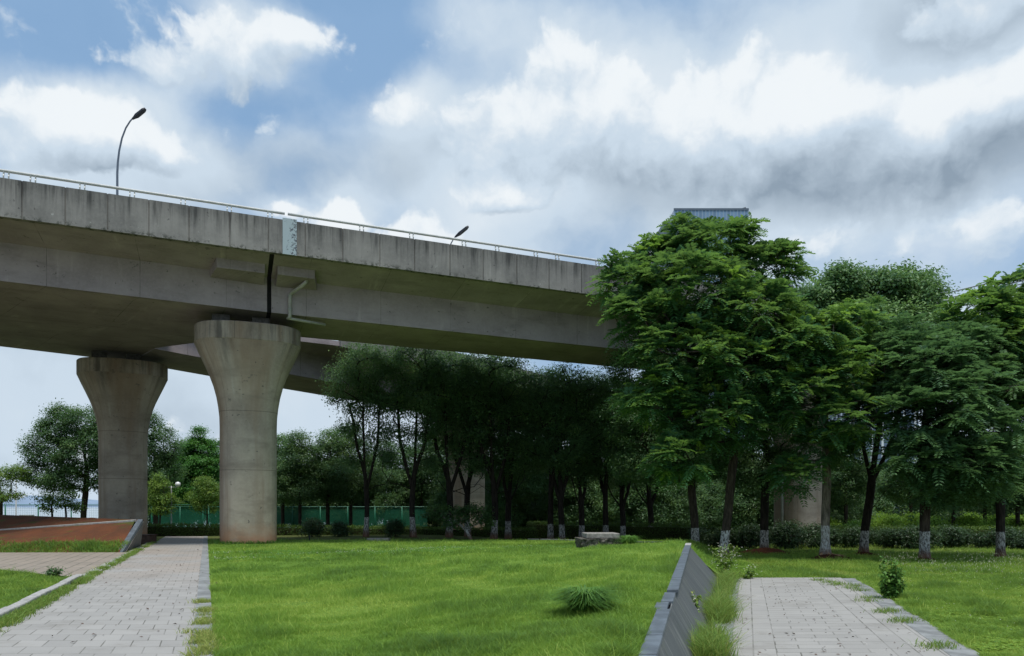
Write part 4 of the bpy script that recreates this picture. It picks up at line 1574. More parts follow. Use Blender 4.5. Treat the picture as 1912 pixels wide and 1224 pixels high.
vd = grove_tree(34, 'd', M['lf_camphor'],
                [(0, 0, 9.7, 2.0, 1.8, 1.3), (-1.6, 0.2, 8.6, 1.5, 1.5, 1.3), (1.6, -0.2, 8.4, 1.5, 1.6, 1.3), (0.1, 0.5, 7.4, 1.9, 1.6, 0.9), (1.1, 0, 5.9, 0.9, 0.9, 0.6), (-1.3, 0, 6.2, 0.9, 0.9, 0.6), (0.1, 0.3, 5.3, 0.9, 0.8, 0.5), (1.7, 0.2, 4.4, 0.7, 0.7, 0.4), (-1.4, 0.1, 4.2, 0.7, 0.7, 0.4)],
                [(0, 0, -0.2), (0.1, 0, 1.5), (0.05, 0, 2.6), (-0.1, 0, 4.2), (-0.2, 0, 6.5), (-0.2, 0, 8.6)],
                [[(0.05, 0, 2.7), (0.45, 0, 3.8), (0.9, 0.1, 5.4), (1.1, 0.1, 8.0)], [(0.0, 0, 3.6), (-0.6, 0.2, 5.0), (-1.2, 0.2, 7.4)], [(0.05, 0, 2.2), (0.8, 0, 2.9), (1.5, 0, 3.0), (2.0, 0, 3.6)], [(0.05, 0, 2.4), (-0.9, 0, 3.2), (-1.6, 0, 3.1)]], per=85)
first = {id(va): True, id(vb): True, id(vc): True, id(vd): True}


def put(src, px, Y, rz, sc, label, group=None, dz=0.0):
    loc = base_at(px, Y, dz)
    if first.get(id(src)):
        first[id(src)] = False
        src.location = loc
        src.rotation_euler = (0, 0, rz)
        src.scale = (sc, sc, sc) if not hasattr(sc, '__len__') else sc
        src['label'] = label
        if group:
            src['group'] = group
        return src
    return copy_tree(src, loc, rz, sc, label, group)


put(vd, 683, 46.5, 0.2, (0.80, 0.85, 1.1), 'slim whitewashed tree with upright forks, leftmost of the grove')
put(vd, 772, 46.8, 3.4, (0.95, 1.0, 1.13), 'leaning tree with whitewashed foot right of the flat slab in the grass')
put(vd, 838, 48.5, 0.2, 1.1, 'dark tree whose trunk covers the left edge of the grey pier')
put(vd, 874, 51.0, 2.9, 1.08, 'thin dark tree standing in front of the grey pier behind the leaning shrub')
put(vd, 922, 49.0, 0.4, 1.12, 'stout pale footed tree just right of the grey pier')
put(vb, 949, 52.0, 4.1, 1.1, 'slender tree close behind the stout one right of the grey pier')
put(va, 1028, 50.0, 5.0, 1.06, 'tree with a reddish stained whitewash foot left of the white car')
put(vc, 1050, 49.5, 3.0, 1.06, 'broad fan shaped tree standing in front of the white car')
put(vb, 1086, 51.0, 1.0, 1.05, 'dark tree left of the stone well head')
put(va, 1131, 52.0, 2.0, 1.07, 'straight whitewashed trunk rising directly behind the stone well head')
put(vb, 1163, 52.5, 5.5, 1.04, 'forking tree in front of the distant low grey pier')
put(vb, 1215, 54.0, 0.3, 1.1, 'shaded tree between the distant pier and the end of the slate wall')

# --- background trees
BG = 'background trees beyond the hedge'


def back_tree(seed, mat, lobes, h, per=95, dens=1.5, young=0.3):
    return make_tree('background_tree', (0, 0, 0), [(0, 0, -0.3), (0, 0, h * 0.25), (0.1, 0, h * 0.5), (0, 0, h * 0.8)], 0.17, lobes, 'simple', 'x', BG, mat, M['bark_plain'], seed,
                     dens=dens, per=per, L=0.19, W=0.095, rad=0.62, fork=0.3, young=young)


ba = back_tree(41, M['lf_dark'], [(0, 0, 7.4, 2.2, 2.0, 1.7), (-1.6, 0, 5.6, 1.8, 1.8, 1.5), (1.7, 0, 5.4, 1.8, 1.8, 1.5), (0, -0.6, 4.2, 2.4, 1.8, 1.2), (0, 0, 9.2, 1.3, 1.3, 1.0)], 10)
bb = back_tree(42, M['lf_camphor'], [(0.3, 0, 6.6, 2.0, 2.0, 1.6), (-1.5, 0.2, 5.0, 1.7, 1.7, 1.4), (1.6, 0, 4.6, 1.7, 1.7, 1.3), (-0.2, -0.5, 3.4, 2.0, 1.6, 1.0), (-0.6, 0, 8.0, 1.2, 1.2, 0.9)], 9)
bc = back_tree(43, M['lf_dark'], [(0, 0, 1.6, 2.3, 1.6, 1.3), (-1.6, 0, 2.6, 1.8, 1.6, 1.5), (1.7, 0, 2.4, 1.9, 1.6, 1.5), (0.2, 0, 4.2, 2.2, 1.8, 1.6), (-0.6, 0.2, 5.8, 1.5, 1.4, 1.2), (1.2, 0, 1.2, 1.6, 1.4, 0.9)], 6)
for s_ in (ba, bb, bc):
    first[id(s_)] = True
BL = 'shadowed background tree beyond the hedge among many like it'
bspots = [(560, 62, ba, .80, 'round topped tree right of the nearest pier, lowest of the crowns there'), (528, 66, bb, .92, 'leafy tree half hidden by the nearest pier on its right side'), (338, 74, bb, .95, 'leafy tree between the dark tree and the bright cone shaped tree'), (612, 64, bb, .95, 'leafy mid green tree behind the fence between nearest pier and grove'), (655, 66, ba, .9, 'tree behind the slim leftmost grove trunk')]
rb = random.Random(9)
for px in range(720, 2000, 62):
    if 1600 < px < 1700:
        continue
    bspots.append((px + rb.uniform(-14, 14), rb.uniform(64, 92), rb.choice([ba, bb]), rb.uniform(0.8, 1.05), BL))
TL = 'low branched thicket tree closing the view behind the hedge'
for k in range(33):
    px = 655 + k * 41 + rb.uniform(-12, 12)
    if 1262 < px < 1296:
        continue
    bspots.append((px, rb.uniform(66, 84) if px < 1570 else rb.uniform(92, 110), bc, rb.uniform(0.75, 1.05) * (1 if px < 1570 else 1.2), TL))
for px in (520, 548, 580, 612, 645):
    bspots.append((px, 74 + rb.uniform(-1, 2), bc, 0.95, 'low branched thicket tree behind the green fence right of the nearest pier'))
for px in (282, 318, 352, 398):
    bspots.append((px, 77 + rb.uniform(-1, 2), bc, 0.95, 'low branched thicket tree behind the green fence between the near piers'))
for px, Y, s_, sc, lab in bspots:
    put(s_, px, Y, rb.uniform(0, 6.28), sc, lab, BG)

# --- left-hand trees
LG = 'trees on the lake side'
b = base_at(155, 60)
make_tree('lakeside_tree', b, [(0, 0, -0.3), (0.05, 0, 1.6), (0.2, 0, 3.0), (0.3, 0, 5), (0, 0, 7)], 0.22,
          px_ells([(120, 800, 44, 30, 0, 1.8), (165, 790, 40, 28, 0, 1.8), (90, 840, 44, 34, 0, 1.8), (150, 850, 52, 36, -0.5, 2.0), (70, 885, 34, 26, 0, 1.5), (120, 895, 44, 24, -0.5, 1.7), (200, 830, 40, 40, 0, 1.8), (200, 890, 40, 30, 0, 1.6), (115, 770, 24, 16, 0, 0.9)], 60, b),
          'simple', 'wide dark spreading tree left of the far pier in front of the lake', LG, M['lf_dark'], M['bark_plain'], 51, dens=1.9, per=120, L=0.16, W=0.075, rad=0.5, fork=0.18, young=0.2)
b = base_at(292, 63)
make_tree('lakeside_tree', b, [(0, 0, -0.3), (-0.1, 0, 2), (0, 0, 4), (-0.2, 0, 6.5)], 0.2,
          px_ells([(275, 800, 34, 30, 0, 1.7), (305, 830, 32, 34, 0, 1.7), (275, 860, 40, 40, 0, 1.8), (310, 880, 34, 30, 0, 1.6), (270, 915, 40, 26, 0, 1.6)], 63, b),
          'simple', 'dark tree rising just right of the far pier', LG, M['lf_dark'], M['bark_plain'], 52, dens=1.7, per=85, L=0.16, W=0.075, rad=0.5, fork=0.3, young=0.2)
b = base_at(374, 72)
make_tree('conifer_tree', b, [(0, 0, -0.3), (0, 0, 3), (0, 0, 6), (0, 0, 9.0)], 0.16,
          px_ells([(372, 815, 12, 18, 0, 0.7), (370, 838, 28, 24, 0, 1.3), (374, 870, 40, 28, 0, 1.9), (374, 905, 46, 28, 0, 2.2), (376, 935, 48, 24, 0, 2.3), (402, 850, 18, 30, 0.5, 1.1), (346, 870, 20, 30, 0.4, 1.1)], 72, b),
          'simple', 'bright green cone shaped tree between the two near piers', LG, M['lf_conif'], M['bark_plain'], 53, dens=2.4, per=130, L=0.18, W=0.075, rad=0.42, fork=0.15, young=0.3)
b = base_at(2, 58)
make_tree('lakeside_tree', b, [(0, 0, -0.3), (0, 0, 1.6), (0, 0, 3)], 0.12,
          px_ells([(5, 890, 34, 18, 0, 1.3), (-15, 915, 40, 22, 0, 1.4), (18, 925, 22, 14, 0, 1.0), (30, 878, 26, 10, 0, 0.8)], 58, b),
          'simple', 'pale yellowish tree cut by the left edge of the photo', LG, M['lf_young'], M['bark_plain'], 54, dens=1.7, per=75, L=0.15, W=0.07, rad=0.42, fork=0.25, young=0.2)
for px, Y, lobes, lab, sd in (
        (298, 57.5, [(296, 908, 20, 14, 0, 0.8), (288, 930, 22, 14, 0, 0.9), (312, 935, 22, 14, 0, 0.9), (300, 890, 10, 8, 0, 0.4), (300, 950, 24, 10, 0, 0.8)], 'small yellow green sapling right of the far pier, before the green fence', 55),
        (386, 58, [(380, 905, 22, 16, 0, 0.8), (398, 920, 22, 16, 0, 0.9), (368, 930, 22, 14, 0, 0.9), (388, 945, 26, 12, 0, 0.9)], 'small yellow green sapling just left of the nearest pier', 56),
        (96, 47, [(78, 930, 14, 9, 0, 0.5), (90, 945, 14, 9, 0, 0.5), (104, 930, 12, 8, 0, 0.5)], 'young shrub tree with bright leaves left of its bushier neighbour above the earth bank', 57),
        (122, 48, [(130, 920, 12, 10, 0, 0.5), (118, 938, 20, 10, 0, 0.6), (140, 945, 16, 9, 0, 0.6)], 'bushy young tree with bright leaves above the earth bank near the far pier', 58)):
    b = base_at(px, Y)
    make_tree('sapling', b, [(0, 0, -0.2), (0.02, 0, 0.7), (0.05, 0, 1.3), (0, 0, 2.0)], 0.06, px_ells(lobes, Y, b), 'simple', lab, 'young trees by the green fence', M['lf_young'], M['bark_plain'], sd,
              dens=4.5, per=44, L=0.13, W=0.065, rad=0.28, fork=0.3, young=0.3, cat='sapling')
# low leaning shrub in front of the grey pier
b = base_at(882, 44.5)
make_tree('leaning_shrub', b, [(0, 0, -0.1), (-0.35, 0, 0.6), (-0.9, 0, 1.1), (-1.3, 0, 1.6)], 0.075,
          px_ells([(840, 958, 40, 14, 0, 1.0), (890, 955, 34, 14, 0, 0.9), (812, 955, 24, 13, 0, 0.8), (905, 970, 18, 10, 0, 0.6), (855, 975, 30, 9, -0.2, 0.7)], 44.5, b),
          'simple', 'low spreading shrub on a leaning whitish stem in front of the grey pier', 'shrubs of the grove', M['lf_dark'], M['bark_pale'], 60, dens=3.2, per=36, L=0.15, W=0.09, rad=0.3, fork=0.35, young=0.4, cat='shrub')


# ------------------------------------------------------------------ hedges and shrubs
def hedge(name, p0, p1, depth, h, label, seed, dens=900, group=None, lit_top_tint=0.55):
    rng = np.random.default_rng(seed)
    p0, p1 = np.array(p0, float), np.array(p1, float)
    d = p1 - p0
    Ln = np.linalg.norm(d[:2])
    ang = math.atan2(d[1], d[0])
    z0 = float(min(p0[2], p1[2]))
    root = empty(name, (p0[0], p0[1], p0[2]), ang, label, 'hedge', group)
    slope = (p1[2] - p0[2]) / Ln
    core = MB()
    core.hexa([(0, -depth * 0.4, -0.2), (Ln, -depth * 0.4, -0.2 + slope * Ln), (Ln, depth * 0.4, -0.2 + slope * Ln), (0, depth * 0.4, -0.2)],
              [(0, -depth * 0.36, h * 0.86), (Ln, -depth * 0.36, h * 0.86 + slope * Ln), (Ln, depth * 0.36, h * 0.86 + slope * Ln), (0, depth * 0.36, h * 0.86)])
    core.build('twigs', M['humus'], root)
    nf = int(Ln * h * dens)
    ntp = int(Ln * depth * dens)
    x = rng.uniform(0, Ln, nf + ntp)
    y = np.concatenate([np.full(nf, -depth / 2) + rng.normal(size=nf) * 0.05, rng.uniform(-depth / 2, depth / 2, ntp)])
    z = np.concatenate([rng.uniform(0.02, h, nf), np.full(ntp, h) + rng.normal(size=ntp) * 0.045])
    z = z + 0.06 * wob(x + p0[0] * 3, y * 2, 1.2, 4) * (z / h) + 0.04 * wob(x, y, 0.4, 5)
    n = nf + ntp
    P = np.stack([x, y + 0.06 * wob(x, z * 3, 0.8, 6), z + slope * x], -1)
    out = np.concatenate([np.tile([[0, -1.0, 0.5]], (nf, 1)), np.tile([[0, -0.1, 1.0]], (ntp, 1))])
    N = unit(out + rng.normal(size=(n, 3)) * 0.55)
    T = unit(np.cross(N, rnd_dirs(n, rng)) + out * 0.5)
    s = rng.uniform(0.7, 1.3, n)
    V, Fc = leaf_quads(P, N, T, 0.085 * s, 0.05 * s)
    tint = np.clip(0.28 + rng.normal(size=n) * 0.15 + np.concatenate([np.zeros(nf), np.full(ntp, lit_top_tint - 0.28)]), 0, 1)  # top leaves tinted lighter than the sides, light from above in their colour
    mesh_np('foliage', V, Fc, M['lf_hedge'], root, tint=np.repeat(tint, 4))
    return root


def hp(px, Y):
    x = wx(px, Y)
    return (x, Y, float(gz(x, Y)))


HG = 'clipped hedges behind the lawn'
hedge('hedge', hp(255, 48.0), hp(1000, 54.5), 1.0, 0.72, 'low clipped hedge across the end of the left path', 71, 420, HG)
hedge('hedge', hp(985, 55.5), hp(1330, 53), 1.2, 1.15, 'clipped hedge behind the stone well head and grove trunks', 72, 380, HG)
hedge('hedge', hp(1335, 50), hp(1990, 47), 1.6, 1.05, 'long hedge of rough shrubs behind the right row of trees', 73, 330, HG)


def shrub(name, r, h, label, seed, mat, n=1500, L=0.13, W=0.07, group=None, cat='shrub'):
    rng = np.random.default_rng(seed)
    root = empty(name, (0, 0, 0), 0, label, cat, group)
    lobes = [(rng.uniform(-.35, .35) * r, rng.uniform(-.35, .35) * r, h * rng.uniform(0.35, 0.62), r * rng.uniform(0.5, 0.75), r * rng.uniform(0.5, 0.75), h * rng.uniform(0.32, 0.42)) for _ in range(5)]
    C, O = crown_points(lobes, rng, 60 / (r * r * 3 + 1), 0.6)
    V, Fc = grow([(0, 0, -0.1), (0, 0, h * 0.15), (0, 0, h * 0.35)], 0.05, C, rng, fork=0.1, min_r=0.006)
    mesh_np('stems', V, Fc, M['bark_plain'], root)
    tb = np.clip(rng.uniform(0.1, 0.6, len(C)), 0, 1)
    V, Fc, T = simple_leaves(C, O, rng, max(6, n // len(C)), r * 0.28, L, W, 0.8, tb)
    mesh_np('foliage', V, Fc, mat, root, tint=T)
    return root


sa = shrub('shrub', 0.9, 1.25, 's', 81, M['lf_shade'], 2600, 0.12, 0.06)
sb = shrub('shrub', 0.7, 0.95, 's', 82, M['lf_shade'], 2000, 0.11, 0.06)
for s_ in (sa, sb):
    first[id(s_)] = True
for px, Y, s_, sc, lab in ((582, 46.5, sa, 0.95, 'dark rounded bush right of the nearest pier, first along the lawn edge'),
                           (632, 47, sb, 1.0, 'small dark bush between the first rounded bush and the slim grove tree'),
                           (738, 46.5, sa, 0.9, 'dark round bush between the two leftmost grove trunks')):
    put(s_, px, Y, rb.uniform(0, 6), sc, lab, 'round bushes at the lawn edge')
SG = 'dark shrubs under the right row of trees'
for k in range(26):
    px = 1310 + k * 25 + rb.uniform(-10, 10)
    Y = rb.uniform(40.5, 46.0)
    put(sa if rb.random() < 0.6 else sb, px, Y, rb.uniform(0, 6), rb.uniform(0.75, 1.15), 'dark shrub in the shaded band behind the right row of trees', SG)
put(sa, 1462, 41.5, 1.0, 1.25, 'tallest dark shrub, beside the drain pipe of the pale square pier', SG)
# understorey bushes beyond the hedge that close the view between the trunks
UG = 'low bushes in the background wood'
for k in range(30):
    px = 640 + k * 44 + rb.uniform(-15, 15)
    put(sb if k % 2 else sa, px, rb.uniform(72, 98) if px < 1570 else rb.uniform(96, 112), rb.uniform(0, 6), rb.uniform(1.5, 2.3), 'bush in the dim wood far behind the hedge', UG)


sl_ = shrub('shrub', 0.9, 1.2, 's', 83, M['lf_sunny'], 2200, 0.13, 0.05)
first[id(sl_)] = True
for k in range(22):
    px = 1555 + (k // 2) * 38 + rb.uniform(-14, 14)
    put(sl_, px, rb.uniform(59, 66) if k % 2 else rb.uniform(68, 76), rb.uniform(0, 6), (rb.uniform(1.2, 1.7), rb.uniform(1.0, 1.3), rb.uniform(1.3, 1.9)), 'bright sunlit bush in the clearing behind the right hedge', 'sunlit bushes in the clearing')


def leafy_weed(px, Y, h, r, label, seed, mat, n, zf=None, name='leafy_weed', cat='weed', flower=0, L=0.07, W=0.04):
    rng = np.random.default_rng(seed)
    x = wx(px, Y)
    z = float(gz(x, Y)) if zf is None else float(zf(x, Y))
    root = empty(name, (x, Y, z), 0, label, cat)
    nst = 15
    V_, F_ = [], []
    tips = []
    mbs = MB()
    for k in range(nst):
        a = rng.uniform(0, 6.28)
        rr_ = r * rng.uniform(0.2, 0.95)
        hh = h * rng.uniform(0.4, 1.12)
        pts = [(0.15 * rr_ * math.cos(a), 0.15 * rr_ * math.sin(a), 0), (0.5 * rr_ * math.cos(a), 0.5 * rr_ * math.sin(a), hh * 0.55), (rr_ * math.cos(a), rr_ * math.sin(a), hh)]
        mbs.tube(pts, [0.008, 0.006, 0.003], 4)
        for t in np.linspace(0.15, 1, 9):
            p = np.array(pts[0]) * (1 - t) ** 2 + 2 * t * (1 - t) * np.array(pts[1]) + t * t * np.array(pts[2])
            tips.append(p)
    mbs.build('stems', M['bark_plain'] if not flower else M['lf_weed'], root)
    C = np.array(tips)
    O = unit(C * np.array([1, 1, 0.3]) + 1e-4)
    V, Fc, T = simple_leaves(C, O, rng, max(3, n // len(C)), r * 0.17, L, W, 0.8, rng.uniform(0.2, 0.7, len(C)))
    mesh_np('foliage', V, Fc, mat, root, tint=T)
    if flower:
        top = C[C[:, 2] > h * 0.5]
        idx = rng.integers(0, len(top), flower)
        P = top[idx] + rng.normal(size=(flower, 3)) * np.array([r * 0.3, r * 0.3, h * 0.12])
        V_, F_, T_ = [], [], []
        for k in range(5):
            a = k * 2 * math.pi / 5
            Tt = np.tile([[math.cos(a), math.sin(a), 0.15]], (flower, 1))
            Nn = np.tile([[0, -0.4, 1.0]], (flower, 1))
            V, Fc = leaf_quads(P, unit(Nn), unit(Tt), np.full(flower, 0.024), np.full(flower, 0.02))
            F_.append(Fc + sum(len(v) for v in V_))
            V_.append(V)
        V_ = np.concatenate(V_)
        mesh_np('blossom', V_, np.concatenate(F_), M['petal'], root, tint=R.uniform(0.2, 0.6, len(V_)))
    return root


leafy_weed(1660, 15.8, 0.78, 0.34, 'upright leafy green weed on the right lawn beside the path kerb', 98, M['lf_tuft'], 1500, L=0.085, W=0.055)
leafy_weed(1352, 21.5, 0.85, 0.42, 'white flowering bushy weed at the far foot of the slate wall', 92, M['lf_weed'], 900, flower=130)
leafy_weed(1395, 20.9, 0.36, 0.28, 'small white flowered weed at the far left corner of the right path', 93, M['lf_weed'], 350, flower=30)
leafy_weed(1292, 12.0, 0.5, 0.16, 'thin white flowered stalk against the slate wall face', 94, M['lf_weed'], 110, flower=16)
leafy_weed(1112, 46.0, 0.95, 0.25, 'thin bright weed sprouting behind the stone well head', 95, M['lf_young'], 200, L=0.1, W=0.05)
leafy_weed(100, 17.3, 0.22, 0.2, 'small dark weed at the corner of the left grass triangle', 96, M['lf_dark'], 160, zf=lambda x, y: zl(y), L=0.08, W=0.03)


# ------------------------------------------------------------------ grass
def blades(P, h, w, lean, rng, two=True):
    n = len(P)
    a = rng.uniform(0, 2 * math.pi, n)
    S = np.stack([np.cos(a), np.sin(a), np.zeros(n)], -1) * (w / 2)[:, None]
    b = rng.uniform(0, 2 * math.pi, n)
    D = np.stack([np.cos(b), np.sin(b), np.zeros(n)], -1) * (lean * h)[:, None]
    up = np.zeros((n, 3))
    up[:, 2] = h
    if two:
        V = np.stack([P - S, P + S, P + S * 0.8 + D * 0.3 + up * 0.6, P - S * 0.8 + D * 0.3 + up * 0.6,
                      P + D + up + S * 0.12, P + D + up - S * 0.12], 1).reshape(-1, 3)
        i = np.arange(n)[:, None] * 6
        Fc = np.concatenate([i + [[0, 1, 2, 3]], i + [[3, 2, 4, 5]]])
        return V, Fc, 6
    V = np.stack([P - S, P + S, P + D + up + S * 0.15, P + D + up - S * 0.15], 1).reshape(-1, 3)
    return V, np.arange(n)[:, None] * 4 + [[0, 1, 2, 3]], 4


def grass_field(name, label, sampler, zf, total, seed, hmul=1.0, mat='lf_grass', tb=0.0, keep=None, hbase=0.040):
    """blades thinning out with distance: sampler(Y, u) -> x"""
    rng = np.random.default_rng(seed)
    Vs, Fs, Ts = [], [], []
    base = 0
    for (Y0, Y1, frac, ws, two) in total:
        n = frac
        # denser towards the viewer
        u = rng.random(n)
        Y = 1 / (1 / Y0 + (1 / Y1 - 1 / Y0) * u)
        X = sampler(Y, rng.random(n))
        if keep is not None:
            k = keep(X, Y)
            X, Y = X[k], Y[k]
            n = len(X)
        g = wob(X, Y, 1.1, 1) + 0.7 * wob(X, Y, 0.45, 2)
        yel = wob(X, Y, 2.6, 3)
        h = hbase * hmul * np.clip(1.0 + 0.75 * g + 0.35 * wob(X, Y, 4.0, 5), 0.3, 2.6) * rng.uniform(0.6, 1.35, n) * (1 + 0.012 * Y)
        cl = smooth01((wob(X, Y * 0.8, 0.75, 4) - 0.15) / 0.5) * smooth01((wob(X, Y, 4.5, 0) + 0.35) / 0.6)
        h = h * (1 + 0.6 * cl)
        dp = smooth01((wob(X, Y, 1.7, 0) - 0.62) / 0.3)
        h = h * (1 - 0.45 * dp)
        tall = rng.random(n) < 0.02
        h = np.where(tall, h * 2.0, h)
        w = ws * rng.uniform(0.7, 1.3, n)
        P = np.stack([X, Y, zf(X, Y) - 0.005], -1)
        V, Fc, k = blades(P, h, w, rng.uniform(0.2, 1.3, n), rng, two)
        t = np.clip(0.50 + tb + 0.26 * yel + 0.12 * wob(X, Y, 7.0, 4) - 0.24 * g + rng.normal(size=n) * 0.14 + 0.25 * tall - 0.18 * cl + 0.34 * dp, 0, 1)
        Vs.append(V)
        Fs.append(Fc + base)
        Ts.append(np.repeat(t, k))
        base += len(V)
    o = mesh_np(name, np.concatenate(Vs), np.concatenate(Fs), M[mat], tint=np.concatenate(Ts))
    return tag(o, label, 'grass', kind='stuff')


def lawn_x(Y, u):
    a = path_r(Y) + 0.24 + 0.0
    b_ = wall_x(Y) - 0.08 + np.where(Y > 20, smooth01((Y - 20) / 2) * 2.0, 0)
    return np.maximum(a, -0.75 * Y) + (b_ - np.maximum(a, -0.75 * Y)) * u


grass_field('lawn_grass', 'short mown grass covering the raised middle lawn', lawn_x, lawn_z,
            [(4.8, 9, 150000, 0.0065, True), (8.5, 15, 130000, 0.009, False), (14, 24, 90000, 0.014, False), (22, 41, 70000, 0.026, False)], 101)


def right_x(Y, u):
    a = np.where(Y < 21.2, rp_r(Y) + 0.36, wall_x(np.minimum(Y, 24)) + 0.9)
    v = np.where(u < 0.8, u / 0.8, 1 + (u - 0.8) / 0.2 * 0.0)
    e = Y * 0.70 + 0.4
    return np.where(u < 0.8, a + (e - a) * v, e + 5.0 * (u - 0.8) / 0.2)


grass_field('rough_grass', 'longer bright grass right of the right path and before the tree row', right_x, gz,
            [(7.5, 14, 120000, 0.009, True), (13, 22, 150000, 0.012, False), (20, 34, 112000, 0.02, False), (32, 48, 38000, 0.03, False)], 102, hmul=1.35, tb=0.02)


def left_keep(X, Y):
    # triangle of grass left of the kerb, below the side walk
    edge = 19.35 + (X + 13.2) * (16.9 - 19.35) / (-9.75 + 13.2)
    return (Y < edge - 0.03)


grass_field('verge_grass', 'grass triangle at lower left beside the pale kerb', lambda Y, u: np.where(u < 0.7, -0.74 * Y + (path_l(Y) - 0.36 + 0.74 * Y) * u / 0.7, -0.74 * Y - 5.0 * (u - 0.7) / 0.3), lambda x, y: gz(x, y),
            [(7.0, 20, 135000, 0.010, True)], 103, hmul=1.2, keep=left_keep)
# strip of grass at the foot of the red bank
grass_field('bank_grass', 'thin grass along the foot of the red earth bank', lambda Y, u: -29 + 14.2 * u, lambda x, y: zl(y) + np.clip((y - 28.1) * 0.32, -0.02, 0.6),
            [(27.9, 29.2, 13000, 0.018, True)], 104, hmul=1.8, tb=-0.28)


def weeds_along(name, label, pts, zf, seed, h=(0.05, 0.16), w=0.008, spread=0.05, mat='lf_weed', per=26, tb=0.4):
    rng = np.random.default_rng(seed)
    pts = np.array(pts)
    idx = np.repeat(np.arange(len(pts)), per)
    n = len(idx)
    P = np.zeros((n, 3))
    P[:, :2] = pts[idx] + rng.normal(size=(n, 2)) * spread
    P[:, 2] = zf(P[:, 0], P[:, 1])
    V, Fc, k = blades(P, rng.uniform(h[0], h[1], n), np.full(n, w) * rng.uniform(0.6, 1.4, n), rng.uniform(0.4, 1.6, n), rng, True)
    o = mesh_np(name, V, Fc, M[mat], tint=np.repeat(np.clip(tb + rng.normal(size=n) * 0.2, 0, 1), k))
    return tag(o, label, 'weeds', kind='stuff')


rg = np.random.default_rng(77)
# grass growing between kerb and pavers, left path
Yk = 1 / rg.uniform(1 / 40, 1 / 7.0, 520)
kp = wob(Yk * 2, Yk, 1.5, 2) > -0.35
Yk = Yk[kp]
weeds_along('kerb_weeds', 'weeds growing in the joint between pale kerb and left path', np.stack([path_l(Yk) - 0.06 + rg.normal(size=len(Yk)) * 0.03, Yk], -1), lambda x, y: zl(y) + 0.02, 111, (0.04, 0.12), 0.010, 0.07, per=42, tb=0.5)
Yk = rg.uniform(7.2, 12.5, 120)
kp = wob(Yk * 3, Yk, 1.2, 5) > 0.0
Yk = Yk[kp]
weeds_along('dry_weeds', 'dry straw coloured grass creeping over the right stone strip of the left path', np.stack([path_r(Yk) + 0.2 + np.abs(rg.normal(size=len(Yk))) * -0.09, Yk], -1), lambda x, y: zl(y) + 0.035, 112, (0.02, 0.08), 0.007, 0.06, per=60, tb=0.85)
# weeds at the foot of the slate wall
Yk = np.concatenate([rg.uniform(8.4, 10.4, 95), rg.uniform(11.2, 13.6, 90), rg.uniform(13.6, 20.5, 110)])
Yk = Yk[(wob(Yk * 2, Yk, 1.3, 3) > -0.25) | (Yk > 18.5)]
weeds_along('wall_weeds', 'tall grassy weeds along the foot of the slate wall', np.stack([2.47 + (Yk - 9.4) * 0.305 + 0.1 + rg.normal(size=len(Yk)) * 0.09, Yk + 0.3], -1), lambda x, y: zr(y), 113, (0.05, 0.36), 0.009, 0.085, per=40, tb=0.5)
# rough growth round the foot of the nearest pier
tp = []
for k in range(70):
    a = 2 * math.pi * k / 70
    c, s_ = math.cos(a), math.sin(a)
    r = 1.36 / max(abs(c) ** 2.7 + abs(s_) ** 2.7, 0.2) ** (1 / 2.7)
    tp.append((wx(464, 36.6) + r * math.cos(a + PH), 36.6 + r * math.sin(a + PH)))
weeds_along('foot_weeds', 'rough weeds round the foot of the nearest pier', tp, lambda x, y: zl(y), 115, (0.05, 0.24), 0.03, 0.08, 'lf_tuft', per=26, tb=0.3)
# tufts in joints of the right path
tp = [(rp_r(Y) + o_, Y) for Y, o_ in ((19.6, -0.5), (19.2, -0.25), (18.6, 0.05), (18.0, -0.1), (17.4, 0.02), (15.8, 0.0), (15.2, -0.15), (13.6, 0.05), (13.4, -0.1), (12.4, 0.1), (12.2, -0.05), (9.9, 0.05), (9.8, -0.1), (18.9, -0.4), (20.3, -0.7))]
weeds_along('joint_weeds', 'small grass tufts in the joints along the right path edge', tp, lambda x, y: zr(y) + 0.03, 114, (0.03, 0.10), 0.009, 0.12, per=110, tb=0.5)

# ornamental tuft on the lawn
def tuft(px, Y, r, h, n, label, seed):
    rng = np.random.default_rng(seed)
    x = wx(px, Y)
    z = float(lawn_z(x, Y))
    root = None
    a = rng.uniform(0, 6.28, n)
    rr_ = np.sqrt(rng.random(n)) * r * 0.35
    P = np.stack([rr_ * np.cos(a), rr_ * np.sin(a), np.zeros(n)], -1)
    hh = h * rng.uniform(0.5, 1.1, n)
    out = np.stack([np.cos(a), np.sin(a), np.zeros(n)], -1) * (r * rng.uniform(0.3, 1.15, n))[:, None]
    S = np.stack([-np.sin(a), np.cos(a), np.zeros(n)], -1) * 0.005
    up = np.zeros((n, 3))
    up[:, 2] = hh
    dn = up * rng.uniform(0.45, 1.0, n)[:, None]
    V = np.stack([P - S, P + S, P + out * 0.35 + up * 0.8 + S, P + out * 0.35 + up * 0.8 - S, P + out + dn * 0.9 + S * 0.15, P + out + dn * 0.9 - S * 0.15], 1).reshape(-1, 3)
    i = np.arange(n)[:, None] * 6
    Fc = np.concatenate([i + [[0, 1, 2, 3]], i + [[3, 2, 4, 5]]])
    o = mesh_np('grass_tuft', V, Fc, M['lf_tuft'], tint=np.repeat(np.clip(0.4 + rng.normal(size=n) * 0.2, 0, 1), 6), loc=(x, Y, z))
    return tag(o, label, 'grass tuft')


tuft(1092, 8.75, 0.40, 0.31, 1500, 'large arching grass tuft on the lower right of the lawn', 121)
tuft(1175, 24.5, 0.45, 0.42, 900, 'bright tall grass clump right of the stone well head', 122)

